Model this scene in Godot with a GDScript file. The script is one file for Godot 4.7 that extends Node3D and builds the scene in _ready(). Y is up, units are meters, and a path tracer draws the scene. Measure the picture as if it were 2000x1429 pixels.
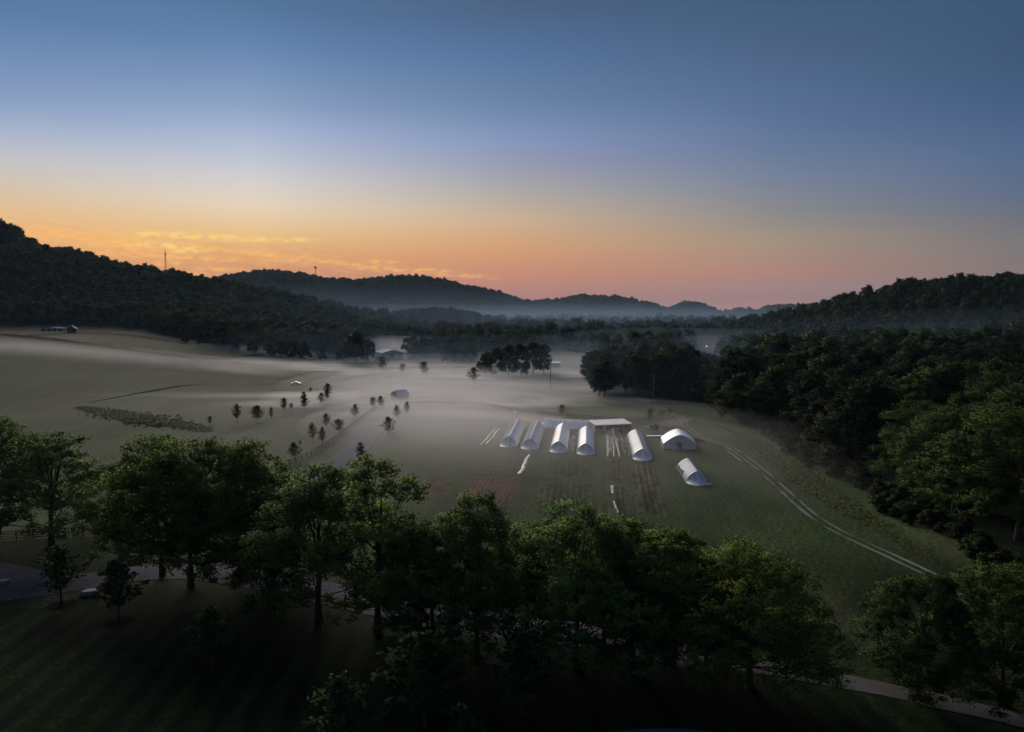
extends Node3D
# A misty farm valley at daybreak. Metres; x to the right, y up, the camera looks along -z. In helper calls a ground spot is Vector2(x, distance ahead).

var rng := RandomNumberGenerator.new()
var noise := FastNoiseLite.new()
var M := {}
var unit_box := BoxMesh.new()

# ---------------------------------------------------------------- terrain
const LEFT_RIDGE = [-964, 168, -771, 150, -643, 127, -622, 118, -607, 98, -546, 90.6, -514, 81.6, -482, 72.6, -437, 65.6, -366, 52.7, -289, 38.6, -199, 17.4, -154, 6.4, -96, 0]
const FAR_RIDGE_A = [-1257, 67, -974, 74, -896, 103, -833, 122, -723, 137, -629, 126, -566, 112, -471, 107, -409, 112, -330, 120, -251, 115, -173, 100, -94, 82, 0, 54, 94, 14, 189, 0, 260, 0]
const FAR_RIDGE_B = [0, 0, 39, 20, 80, 50, 116, 62, 180, 74, 251, 90, 310, 84, 386, 83, 440, 72, 501, 56, 560, 24, 620, 0]
const FAR_RIDGE_C = [560, 0, 617, 28, 686, 50, 740, 80, 777, 88, 820, 86, 860, 68, 914, 34, 960, 46, 1006, 60, 1060, 54, 1097, 50, 1140, 66, 1180, 76, 1257, 74, 1371, 80, 1600, 88, 2829, 105]
const RIGHT_RIDGE = [215, 0, 240, 4, 255, 10, 279, 19, 297, 26, 325, 35, 353, 41, 385, 45, 418, 46, 464, 48, 557, 57.6, 743, 67.8]

func ridge(t: Array, x: float) -> float:
	if x <= t[0]:
		return t[1]
	for i in range(2, t.size(), 2):
		if x <= t[i]:
			return lerpf(t[i - 1], t[i + 1], (x - t[i - 2]) / (t[i] - t[i - 2]))
	return t[t.size() - 1]

func valley(d: float) -> float:
	# the valley floor falls away in the distance
	return -70.0 * smoothstep(1600.0, 3600.0, d)

func height(x: float, d: float) -> float:
	var y := 16.0 * smoothstep(-90.0, -330.0, x) * smoothstep(180.0, 560.0, d) * (1.0 - smoothstep(580.0, 880.0, d))
	if d > 570.0 and d < 1500.0 and x < -90.0:
		y += ridge(LEFT_RIDGE, x) * smoothstep(570.0, 900.0, d) * (1.0 - smoothstep(905.0, 1300.0, d))
	if d > 430.0 and d < 1200.0 and x > 190.0:
		y += ridge(RIGHT_RIDGE, x - 8.0) * smoothstep(430.0, 650.0, d) * (1.0 - smoothstep(655.0, 1000.0, d)) * smoothstep(190.0, 215.0, x)
	if d > 1500.0:
		y += valley(d) + ridge(FAR_RIDGE_A, x) * smoothstep(1500.0, 2200.0, d) * (1.0 - smoothstep(2250.0, 3000.0, d))
		if d > 2000.0:
			y += ridge(FAR_RIDGE_B, x) * smoothstep(2000.0, 2700.0, d) * (1.0 - smoothstep(2750.0, 3500.0, d))
		if d > 2700.0:
			y += ridge(FAR_RIDGE_C, x) * smoothstep(2700.0, 3200.0, d) * (1.0 - smoothstep(3250.0, 4300.0, d))
	y += 7.0 * smoothstep(110.0, 300.0, x) * smoothstep(100.0, 350.0, d) * (1.0 - smoothstep(420.0, 600.0, d))
	if d > 800.0 and d < 1200.0:
		y += 15.0 * exp(-(pow((x + 98.0) / 60.0, 2.0) + pow((d - 1000.0) / 70.0, 2.0)))
	return y

func spot(p: Vector2, up := 0.0) -> Vector3:
	return Vector3(p.x, height(p.x, p.y) + up, -p.y)

# ---------------------------------------------------------------- naming
func tag(o: Node, label: String, category := "", group := "", kind := "") -> Node:
	if label:
		o.set_meta("label", label)
	if category:
		o.set_meta("category", category)
	if group:
		o.set_meta("group", group)
	if kind:
		o.set_meta("kind", kind)
	return o

func base(called: String, at: Vector3, turn := 0.0) -> Node3D:
	var o := Node3D.new()
	o.name = called
	add_child(o, true)
	o.position = at
	o.rotation.y = turn
	return o

func put(called: String, mesh: Mesh, mat: Material, parent: Node = self) -> MeshInstance3D:
	var o := MeshInstance3D.new()
	o.name = called
	o.mesh = mesh
	if mat:
		o.material_override = mat
	parent.add_child(o, true)
	return o

func stick(called: String, a: Vector3, b: Vector3, w: float, h: float, mat: Material, parent: Node) -> MeshInstance3D:
	# a plank or post: the shared unit box stretched from a to b
	var o := put(called, unit_box, mat, parent)
	var along := b - a
	var side := along.cross(Vector3.UP)
	side = Vector3.RIGHT if side.length() < 1e-4 * along.length() else side.normalized()
	var up := side.cross(along).normalized()
	o.transform = Transform3D(Basis(side * w, up * h, along), (a + b) / 2.0)
	return o

func block(called: String, size: Vector3, at: Vector3, mat: Material, parent: Node, turn := Vector3.ZERO) -> MeshInstance3D:
	var o := put(called, unit_box, mat, parent)
	o.transform = Transform3D(Basis.from_euler(turn) * Basis.from_scale(size), at)
	return o

# ---------------------------------------------------------------- mesh building
class Shape:
	var v := PackedVector3Array()
	var n := PackedVector3Array()
	var c := PackedColorArray()
	var i := PackedInt32Array()
	func quad(p: Vector3, q: Vector3, r: Vector3, s: Vector3, col := Color.WHITE) -> void:
		var k := v.size()
		var no := (r - p).cross(q - p).normalized()
		v.append_array([p, q, r, s])
		n.append_array([no, no, no, no])
		c.append_array([col, col, col, col])
		i.append_array([k, k + 1, k + 2, k, k + 2, k + 3])
	func tri(p: Vector3, q: Vector3, r: Vector3, col := Color.WHITE) -> void:
		var k := v.size()
		var no := (r - p).cross(q - p).normalized()
		v.append_array([p, q, r])
		n.append_array([no, no, no])
		c.append_array([col, col, col])
		i.append_array([k, k + 1, k + 2])
	func box(at: Vector3, s: Vector3, col := Color.WHITE) -> void:
		var h := s / 2.0
		for f in [[Vector3.RIGHT, Vector3.UP, Vector3.BACK], [Vector3.UP, Vector3.BACK, Vector3.RIGHT], [Vector3.BACK, Vector3.RIGHT, Vector3.UP]]:
			for g in [-1.0, 1.0]:
				var a: Vector3 = f[0] * h * g
				var b: Vector3 = f[1] * h
				var d: Vector3 = f[2] * h * g
				quad(at + a - b - d, at + a + b - d, at + a + b + d, at + a - b + d, col)
	func tube(p: PackedVector3Array, r: PackedFloat32Array, sides: int, col := Color.WHITE) -> void:
		var k := v.size()
		for j in p.size():
			var t := (p[mini(j + 1, p.size() - 1)] - p[maxi(j - 1, 0)]).normalized()
			var a := t.cross(Vector3(0.31, 0.2, 0.93)).normalized()
			var b := t.cross(a)
			for m in sides:
				var ang := TAU * m / sides
				var o := a * cos(ang) + b * sin(ang)
				v.append(p[j] + o * r[j])
				n.append(o)
				c.append(col)
		for j in p.size() - 1:
			for m in sides:
				var a := k + j * sides + m
				var b := k + j * sides + (m + 1) % sides
				i.append_array([a, b + sides, b, a, a + sides, b + sides])
	func mesh() -> ArrayMesh:
		var a := []
		a.resize(Mesh.ARRAY_MAX)
		a[Mesh.ARRAY_VERTEX] = v
		a[Mesh.ARRAY_NORMAL] = n
		a[Mesh.ARRAY_COLOR] = c
		a[Mesh.ARRAY_INDEX] = i
		var m := ArrayMesh.new()
		m.add_surface_from_arrays(Mesh.PRIMITIVE_TRIANGLES, a)
		return m

func grid_mesh(nu: int, nv: int, pts: PackedVector3Array, cols: PackedColorArray) -> ArrayMesh:
	# a smooth sheet of nu by nv points, its front on the upper side
	var nor := PackedVector3Array()
	nor.resize(nu * nv)
	var idx := PackedInt32Array()
	var up := 0.0
	for b in nv:
		for a in nu:
			var du := pts[b * nu + mini(a + 1, nu - 1)] - pts[b * nu + maxi(a - 1, 0)]
			var dv := pts[mini(b + 1, nv - 1) * nu + a] - pts[maxi(b - 1, 0) * nu + a]
			var no := du.cross(dv).normalized()
			nor[b * nu + a] = no
			up += no.y
	if up < 0.0:
		for k in nor.size():
			nor[k] = -nor[k]
	for b in nv - 1:
		for a in nu - 1:
			var k := b * nu + a
			if up < 0.0:
				idx.append_array([k, k + 1, k + nu + 1, k, k + nu + 1, k + nu])
			else:
				idx.append_array([k, k + nu + 1, k + 1, k, k + nu, k + nu + 1])
	var arr := []
	arr.resize(Mesh.ARRAY_MAX)
	arr[Mesh.ARRAY_VERTEX] = pts
	arr[Mesh.ARRAY_NORMAL] = nor
	arr[Mesh.ARRAY_COLOR] = cols
	arr[Mesh.ARRAY_INDEX] = idx
	var m := ArrayMesh.new()
	m.add_surface_from_arrays(Mesh.PRIMITIVE_TRIANGLES, arr)
	return m

func curve(p: Array, step := 3.0) -> PackedVector2Array:
	# a smooth line through ground spots
	var out := PackedVector2Array()
	for k in p.size() - 1:
		var a: Vector2 = p[maxi(k - 1, 0)]
		var b: Vector2 = p[k]
		var c: Vector2 = p[k + 1]
		var d: Vector2 = p[mini(k + 2, p.size() - 1)]
		var n := maxi(1, int(b.distance_to(c) / step))
		for j in n:
			out.append(b.cubic_interpolate(c, a, d, float(j) / n))
	out.append(p[p.size() - 1])
	return out

func strip(called: String, p: Array, width: float, up: float, mat: Material, col: Color, rough := 0.15, crown := 0.0, parent: Node = self) -> MeshInstance3D:
	# a road or a track laid along a line
	var line := curve(p, 2.0)
	var pts := PackedVector3Array()
	var cols := PackedColorArray()
	var nu := 7
	for k in line.size():
		var t := (line[mini(k + 1, line.size() - 1)] - line[maxi(k - 1, 0)]).normalized()
		var side := Vector2(t.y, -t.x)
		for a in nu:
			var s := a / (nu - 1.0) * 2.0 - 1.0
			var w := width / 2.0 * (1.0 + rough * noise.get_noise_2d(line[k].x * 6.0 + a * 0.0, line[k].y * 6.0 + s * 40.0))
			var q := line[k] + side * s * w
			pts.append(spot(q, up + crown * (1.0 - s * s)))
			var f := 1.0 + 0.35 * noise.get_noise_2d(q.x * 9.0, q.y * 9.0)
			var cc := Color(col.r * f, col.g * f, col.b * f)
			if rough > 0.3:
				cc = cc.lerp(Color(0.045, 0.055, 0.028), smoothstep(0.0, 0.45, noise.get_noise_2d(q.x * 13.0 + 70.0, q.y * 8.0) + 0.35 * absf(s) - 0.1))
			cols.append(cc)
	return put(called, grid_mesh(nu, line.size(), pts, cols), mat, parent)

# ---------------------------------------------------------------- materials
func speckle(freq: float, lo: float, octaves := 4, sd := 1, normal := false) -> NoiseTexture2D:
	var f := FastNoiseLite.new()
	f.seed = sd
	f.noise_type = FastNoiseLite.TYPE_SIMPLEX_SMOOTH
	f.frequency = freq
	f.fractal_octaves = octaves
	var t := NoiseTexture2D.new()
	t.width = 512
	t.height = 512
	t.seamless = true
	t.noise = f
	if normal:
		t.as_normal_map = true
		t.bump_strength = 6.0
	else:
		var g := Gradient.new()
		g.set_color(0, Color(lo, lo, lo))
		g.set_color(1, Color.WHITE)
		t.color_ramp = g
	return t

func mat(col: Color, rough := 0.9, vertex := false) -> StandardMaterial3D:
	var m := StandardMaterial3D.new()
	m.albedo_color = col.linear_to_srgb()
	m.roughness = rough
	m.vertex_color_use_as_albedo = vertex
	m.metallic_specular = 0.3
	return m

func textured(m: StandardMaterial3D, tex: Texture2D, tile: float, bump: Texture2D = null, cm := 3.0) -> StandardMaterial3D:
	m.albedo_texture = tex
	m.uv1_triplanar = true
	m.uv1_world_triplanar = true
	m.uv1_scale = Vector3.ONE / tile
	if bump:
		m.heightmap_enabled = true
		m.heightmap_texture = bump
		m.heightmap_scale = cm
	return m

func make_materials() -> void:
	var fine := speckle(0.02, 0.45, 5, 3)
	M.ground = textured(mat(Color(1.3, 1.3, 1.3).clamp(), 1.0, true), fine, 9.0, fine, 5.0)
	M.ground.metallic_specular = 0.1
	M.soil = textured(mat(Color.WHITE, 1.0, true), fine, 3.0, fine, 10.0)
	M.soil.metallic_specular = 0.1
	M.asphalt = textured(mat(Color.WHITE, 1.0, true), fine, 4.0)
	M.asphalt.metallic_specular = 0.05
	M.gravel = textured(mat(Color.WHITE, 1.0, true), fine, 1.7, fine, 4.0)
	M.gravel.metallic_specular = 0.1
	M.leaf = mat(Color.WHITE, 0.9, true)
	M.leaf.metallic_specular = 0.15
	M.leaf.backlight_enabled = true
	M.leaf.backlight = Color(0.4, 0.5, 0.16)
	M.shaded_leaf = M.leaf.duplicate()
	M.shaded_leaf.albedo_color = Color(0.38, 0.41, 0.38).linear_to_srgb()  # leaf copy with edge shade put into its colour, for right-hand trees
	M.bark = mat(Color(0.035, 0.028, 0.022), 0.95)
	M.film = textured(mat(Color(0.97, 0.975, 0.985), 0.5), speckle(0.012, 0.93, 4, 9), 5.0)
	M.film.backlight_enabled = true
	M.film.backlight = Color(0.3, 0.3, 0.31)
	M.shaded_film = mat(Color(0.5, 0.51, 0.54), 0.5)  # the cover's film with shade put into its colour, for upright walls
	M.hoop = mat(Color(0.4, 0.4, 0.43), 0.6)
	M.steel = mat(Color(0.45, 0.46, 0.48), 0.45)
	M.steel.metallic = 0.6
	M.dark_wood = mat(Color(0.018, 0.016, 0.015), 0.8)
	M.grey_wood = mat(Color(0.16, 0.14, 0.12), 0.9)
	M.tin = mat(Color(0.5, 0.51, 0.54), 0.5)
	M.old_tin = mat(Color(0.3, 0.3, 0.32), 1.0)
	M.old_tin.metallic_specular = 0.05
	M.dull_tin = mat(Color(0.22, 0.23, 0.25), 0.6)
	M.red_brick = mat(Color(0.1, 0.05, 0.04), 0.95)
	M.white = mat(Color(0.78, 0.78, 0.77), 0.5)
	M.glass = mat(Color(0.012, 0.014, 0.017), 0.08)
	M.rubber = mat(Color(0.015, 0.015, 0.015), 0.8)
	M.rock = textured(mat(Color(0.32, 0.32, 0.31), 0.95), fine, 2.0, fine, 6.0)
	M.mulch = textured(mat(Color(0.012, 0.01, 0.009), 1.0), fine, 1.2, fine, 6.0)
	M.mulch.metallic_specular = 0.05
	M.sheet = mat(Color.WHITE, 0.5, true)
	M.dull_plastic = mat(Color(0.36, 0.36, 0.38), 0.7)
	M.plastic = mat(Color(0.6, 0.61, 0.64), 0.35)

# ---------------------------------------------------------------- the sky
const SKY = [
	[-35.0, 18.2, 88, 122, 164, 15.6, 108, 139, 180, 12.6, 138, 160, 194, 11.0, 165, 178, 203, 9.5, 190, 192, 200, 7.9, 208, 197, 183, 6.3, 225, 192, 152, 4.6, 238, 184, 122, 2.3, 222, 155, 108, 0.0, 205, 140, 108],
	[-19.7, 20.6, 84, 116, 156, 17.7, 104, 136, 178, 14.3, 138, 161, 195, 12.6, 163, 179, 209, 10.8, 187, 195, 212, 9.0, 212, 208, 208, 7.2, 230, 212, 188, 5.3, 234, 196, 142, 3.4, 226, 166, 108, 1.9, 208, 145, 108, 0.0, 196, 132, 106],
	[0.0, 21.6, 76, 98, 130, 18.6, 84, 114, 156, 15.1, 105, 132, 166, 12.5, 133, 150, 188, 10.7, 150, 155, 178, 8.4, 176, 170, 164, 6.4, 204, 176, 145, 4.4, 213, 160, 117, 2.4, 203, 140, 110, 0.6, 178, 122, 108, 0.0, 172, 120, 108],
	[19.7, 20.6, 66, 92, 122, 17.7, 76, 99, 132, 14.3, 85, 110, 147, 11.5, 100, 120, 155, 9.0, 118, 130, 152, 6.4, 140, 138, 136, 4.6, 163, 145, 126, 2.3, 174, 131, 116, 0.4, 155, 120, 116, -0.4, 148, 116, 118],
	[35.0, 18.2, 58, 84, 116, 15.6, 61, 86, 116, 12.6, 66, 92, 128, 9.5, 82, 105, 140, 6.9, 95, 108, 135, 5.3, 110, 112, 121, 3.6, 125, 118, 116, 2.0, 131, 113, 109, 0.0, 126, 108, 112],
]
# thin clouds: from azimuth and elevation to azimuth and elevation, thickness, strength, 0 yellow or 1 orange
const CLOUDS = [
	[-26.77, 4.81, -19.08, 4.64, 0.19, 1.10, 0], [-28.54, 4.10, -22.98, 3.78, 0.27, 1.10, 0], [-34.38, 4.57, -26.95, 4.30, 0.34, 0.74, 1], [-33.54, 4.79, -29.45, 4.48, 0.27, 0.54, 1],
	[-23.15, 3.93, -14.86, 3.24, 0.15, 0.94, 1], [-20.16, 4.60, -15.58, 4.69, 0.14, 1.08, 0], [-30.39, 3.82, -26.33, 3.72, 0.15, 0.61, 1], [-30.11, 3.35, -24.36, 3.20, 0.14, 0.74, 1],
	[-25.36, 3.24, -21.27, 3.08, 0.14, 1.01, 1], [-23.55, 2.41, -20.59, 2.35, 0.14, 0.94, 1], [-26.37, 2.68, -24.71, 2.79, 0.14, 0.68, 1], [-14.30, 3.05, -9.26, 2.55, 0.14, 0.81, 1],
	[-11.29, 3.17, -8.85, 3.03, 0.14, 0.81, 1], [-19.49, 3.20, -15.06, 3.00, 0.14, 0.68, 1], [-12.00, 2.61, -4.86, 2.46, 0.14, 0.68, 1], [-8.07, 2.24, -1.63, 1.98, 0.14, 0.54, 1],
	[-24.90, 2.20, -22.01, 1.88, 0.14, 0.61, 1], [-31.85, 4.24, -25.36, 3.28, 0.30, 0.41, 1], [-28.20, 4.64, -22.26, 4.76, 0.14, 0.81, 0],
]

func sky_column(t: Array, el: float) -> Color:
	var n := (t.size() - 1) / 4
	for k in n:
		var e: float = t[1 + 4 * k]
		var c := Color8(t[2 + 4 * k], t[3 + 4 * k], t[4 + 4 * k]).srgb_to_linear()
		if el >= e:
			if k == 0:
				var top := Color(c.r * 0.97, c.g * 1.0, c.b * 1.04)
				return c.lerp(top, smoothstep(e, 60.0, el))
			var c1 := Color8(t[4 * k - 2], t[4 * k - 1], t[4 * k]).srgb_to_linear()
			return c.lerp(c1, (el - e) / (t[4 * k - 3] - e))
	return Color8(t[t.size() - 3], t[t.size() - 2], t[t.size() - 1]).srgb_to_linear()

func sky_at(az: float, el: float) -> Color:
	# the glow stands at -25 degrees; away from it the sky fades to the cool column at the right
	var a := az
	if a < -35.0:
		a = lerpf(-35.0, 35.0, clampf((-35.0 - a) / 95.0, 0.0, 1.0))
	a = clampf(a, -35.0, 35.0)
	for k in 4:
		if a <= SKY[k + 1][0]:
			var f: float = (a - SKY[k][0]) / (SKY[k + 1][0] - SKY[k][0])
			return sky_column(SKY[k], el).lerp(sky_column(SKY[k + 1], el), f)
	return sky_column(SKY[4], el)

func make_sky() -> PanoramaSkyMaterial:
	var w := 720
	var h := 360
	var im := Image.create(w, h, false, Image.FORMAT_RGBF)
	for y in h:
		var el := 90.0 - (y + 0.5) * 180.0 / h
		for x in w:
			var az := wrapf((x + 0.5) * 360.0 / w, -180.0, 180.0)  # straight ahead is the picture's left edge
			im.set_pixel(x, y, sky_at(az, el) if el > -1.0 else Color8(160, 122, 112).srgb_to_linear())
	im.resize(4096, 2048, Image.INTERPOLATE_BILINEAR)
	var wisp := FastNoiseLite.new()
	wisp.frequency = 0.35
	wisp.fractal_octaves = 4
	var yellow := Color8(254, 212, 120).srgb_to_linear()
	var orange := Color8(252, 186, 108).srgb_to_linear()
	var per := 4096.0 / 360.0
	for y in range(int((90.0 - 6.5) * per), int(90.0 * per)):
		var el := 90.0 - (y + 0.5) / per
		for xx in range(int(-40.0 * per), int(2.0 * per)):
			var az := (xx + 0.5) / per
			var x := posmod(xx, 4096)
			var c := im.get_pixel(x, y)
			var ragged := wisp.get_noise_2d(az * 2.2, el * 16.0)
			# loose wisps that slope down to the right through the glow
			var line := (el - (4.3 - 0.085 * (az + 30.0))) / 1.15
			var veil := exp(-line * line) * smoothstep(-6.0, -16.0, az)
			var w1 := wisp.get_noise_2d(az * 1.1 + 60.0, (el + 0.07 * az) * 9.0) + 0.45 * wisp.get_noise_2d(az * 4.0, (el + 0.07 * az) * 30.0 + 200.0)
			c = c.lerp(orange, 0.45 * veil * smoothstep(0.08, 0.55, w1))
			c = c.lerp(Color(c.r * 0.86, c.g * 0.8, c.b * 0.86), 0.55 * veil * smoothstep(-0.08, -0.5, w1))
			for s in CLOUDS:
				var f: float = (az - s[0]) / (s[2] - s[0])
				if f > -0.25 and f < 1.25:
					var off: float = (el - lerpf(s[1], s[3], f) + 0.07 * ragged) / s[4]
					var e := exp(-off * off) * smoothstep(-0.25, 0.2, f) * smoothstep(1.25, 0.75, f)
					c = c.lerp(yellow if s[6] == 0 else orange, clampf(e * s[5] * (0.7 + 2.4 * ragged), 0.0, 0.9))
			im.set_pixel(x, y, c)
	var p := PanoramaSkyMaterial.new()
	p.panorama = ImageTexture.create_from_image(im)
	return p

func _ready() -> void:
	# ---- camera
	var cam := Camera3D.new()
	cam.name = "camera"
	cam.position = Vector3(0, 40, 0)
	cam.rotation_degrees = Vector3(-5.08, 0, 0)
	cam.fov = 54.04
	cam.near = 1.0
	cam.far = 12000.0
	add_child(cam)
	# ---- sky, air and exposure
	var we := WorldEnvironment.new()
	we.name = "world"
	var env := Environment.new()
	env.background_mode = Environment.BG_SKY
	env.sky = Sky.new()
	env.sky.sky_material = make_sky()
	env.tonemap_mode = Environment.TONE_MAPPER_LINEAR
	env.tonemap_exposure = 1.5
	env.background_energy_multiplier = 0.667
	env.sdfgi_enabled = true
	env.ssao_enabled = true
	env.ssil_enabled = true
	env.volumetric_fog_enabled = true
	env.volumetric_fog_density = 0.0
	env.fog_enabled = true
	env.fog_density = 0.000025
	env.fog_light_color = Color(0.72, 0.86, 1.0)
	we.environment = env
	add_child(we)
	# ---- the sun, just risen behind the clouds on the left
	var sun := DirectionalLight3D.new()
	sun.name = "sun"
	sun.light_energy = 1.6
	sun.light_color = Color(1.0, 0.93, 0.86)
	sun.light_angular_distance = 40.0
	sun.shadow_enabled = true
	add_child(sun)
	sun.look_at_from_position(Vector3(-40.0, 35.0, -90.0), Vector3.ZERO)
	# ---- the place
	noise.seed = 5
	noise.frequency = 0.02
	make_materials()
	build_ground()
	build_roads()
	build_trees()
	build_farm()
	build_fences()
	build_far_things()
	build_mist()

# ---------------------------------------------------------------- ground
func ground_color(x: float, d: float) -> Color:
	var n := noise.get_noise_2d(x * 1.2, d * 1.2)
	var m := noise.get_noise_2d(x * 5.0 + 300.0, d * 3.0)
	var c := Color(0.043, 0.076, 0.028)
	c = c.lerp(Color(0.036, 0.063, 0.031), smoothstep(-60.0, -160.0, x) * smoothstep(120.0, 220.0, d))
	c = c.lerp(Color(0.02, 0.036, 0.014), smoothstep(125.0, 92.0, d))  # foreground falloff painted in: ground darkens towards the camera
	var wood := smoothstep(0.0, 12.0, height(x, d) - 14.0) * smoothstep(560.0, 600.0, d)
	wood = maxf(wood, smoothstep(72.0, 90.0, x) * smoothstep(95.0, 130.0, d))
	wood = maxf(wood, smoothstep(560.0, 640.0, d))
	c = c.lerp(Color(0.025, 0.03, 0.015), wood)
	c = c.lerp(Color(0.07, 0.08, 0.045), 0.6 * smoothstep(0.12, 0.5, noise.get_noise_2d(x * 2.3 - 90.0, d * 0.9 + 40.0)))
	c = c.lerp(Color(0.018, 0.026, 0.014), smoothstep(505.0, 532.0, d) * smoothstep(-140.0, -200.0, x))  # the left hill's shade put into the grass colour
	c = c.lerp(Color(0.018, 0.026, 0.014), smoothstep(525.0, 550.0, d))  # painted shade continued over the rest of the far ground
	var f := 1.0 + 0.55 * n + 0.4 * m
	if d > 115.0 and d < 280.0 and x > -35.0 and x < 70.0:
		f *= 1.0 + 0.09 * sin((x * 0.9946 - d * 0.1035) * TAU / 5.5) + 0.05 * sin((x * 0.9946 - d * 0.1035) * TAU / 17.0)
	f *= 0.8
	return Color(c.r * f * (1.0 + 0.1 * m), c.g * f, c.b * f)

func build_ground() -> void:
	var rings := PackedFloat32Array()
	var r := 12.0
	while r < 5200.0:
		rings.append(r)
		r *= 1.03
	var nu := 361
	var pts := PackedVector3Array()
	var cols := PackedColorArray()
	pts.append(Vector3(0, 0, 0))
	cols.append(ground_color(0, 0))
	var ang := PackedFloat32Array()
	for a in nu:
		# dense where the camera looks
		var t := a / (nu - 1.0) * 2.0 - 1.0
		ang.append(PI * (0.35 * t + 0.65 * t * t * t))
	for q in rings:
		for a in nu:
			var x := q * sin(ang[a])
			var d := q * cos(ang[a])
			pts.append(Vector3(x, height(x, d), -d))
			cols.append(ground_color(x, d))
	var idx := PackedInt32Array()
	for a in nu - 1:
		idx.append_array([0, 1 + a, 2 + a])
	for b in rings.size() - 1:
		for a in nu - 1:
			var k := 1 + b * nu + a
			idx.append_array([k, k + nu, k + nu + 1, k, k + nu + 1, k + 1])
	var st := SurfaceTool.new()
	var arr := []
	arr.resize(Mesh.ARRAY_MAX)
	arr[Mesh.ARRAY_VERTEX] = pts
	arr[Mesh.ARRAY_COLOR] = cols
	arr[Mesh.ARRAY_INDEX] = idx
	var m := ArrayMesh.new()
	m.add_surface_from_arrays(Mesh.PRIMITIVE_TRIANGLES, arr)
	st.create_from(m, 0)
	st.generate_normals()
	tag(put("ground", st.commit(), M.ground), "rolling grass valley floor rising into wooded hills", "ground", "", "structure")
	# mown lawn in front, with mowing stripes that run away from the camera
	var lp := PackedVector3Array()
	var lc := PackedColorArray()
	var nx := 200
	var nd := 50
	for b in nd:
		for a in nx:
			var t := b / (nd - 1.0)
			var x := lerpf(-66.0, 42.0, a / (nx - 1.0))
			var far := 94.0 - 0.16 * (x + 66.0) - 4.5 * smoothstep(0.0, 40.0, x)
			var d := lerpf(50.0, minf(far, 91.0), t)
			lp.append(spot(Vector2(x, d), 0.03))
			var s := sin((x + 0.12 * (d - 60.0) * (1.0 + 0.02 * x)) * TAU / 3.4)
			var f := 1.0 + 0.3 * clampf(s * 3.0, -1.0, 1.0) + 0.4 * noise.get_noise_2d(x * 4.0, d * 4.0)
			lc.append(Color(0.01 * f, 0.021 * f, 0.008 * f))  # near-black green: the dark falloff of the foreground is in this colour
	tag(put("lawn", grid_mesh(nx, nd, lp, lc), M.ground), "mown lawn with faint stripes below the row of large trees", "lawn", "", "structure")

func plot(called: String, label: String, q: Array, rows: int, ca: Color, cb: Color, ridge_h: float, patchy := 0.3) -> void:
	# a planted plot: near left, near right, far right, far left; rows run away from the camera
	var pts := PackedVector3Array()
	var cols := PackedColorArray()
	var nu := rows * 4 + 1
	var nv := 26
	for b in nv:
		for a in nu:
			var s := a / (nu - 1.0)
			var t := b / (nv - 1.0)
			var edge: float = minf(minf(s, 1.0 - s) * rows * 0.7, minf(t, 1.0 - t) * 9.0)
			var p: Vector2 = (q[0] as Vector2).lerp(q[1], s).lerp((q[3] as Vector2).lerp(q[2], s), t)
			var row := 0.5 - 0.5 * cos(s * rows * TAU)
			var n := noise.get_noise_2d(p.x * 7.0, p.y * 2.2)
			var k := clampf(row + n * 1.6 * patchy / 0.3 * 0.6, 0.0, 1.0)
			pts.append(spot(p, -0.03 + minf(edge, 1.0) * (0.075 + ridge_h * row * (0.7 + n))))
			var f := 1.0 + patchy * noise.get_noise_2d(p.x * 14.0, p.y * 14.0) * 2.0
			var c := ca.lerp(cb, k)
			c = c.lerp(Color(0.046, 0.066, 0.03), smoothstep(1.1, 0.2, edge + 1.3 * noise.get_noise_2d(p.x * 10.0, p.y * 6.0)))
			cols.append(Color(c.r * f, c.g * f, c.b * f))
	tag(put(called, grid_mesh(nu, nv, pts, cols), M.soil), label, "field", "", "structure")

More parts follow.
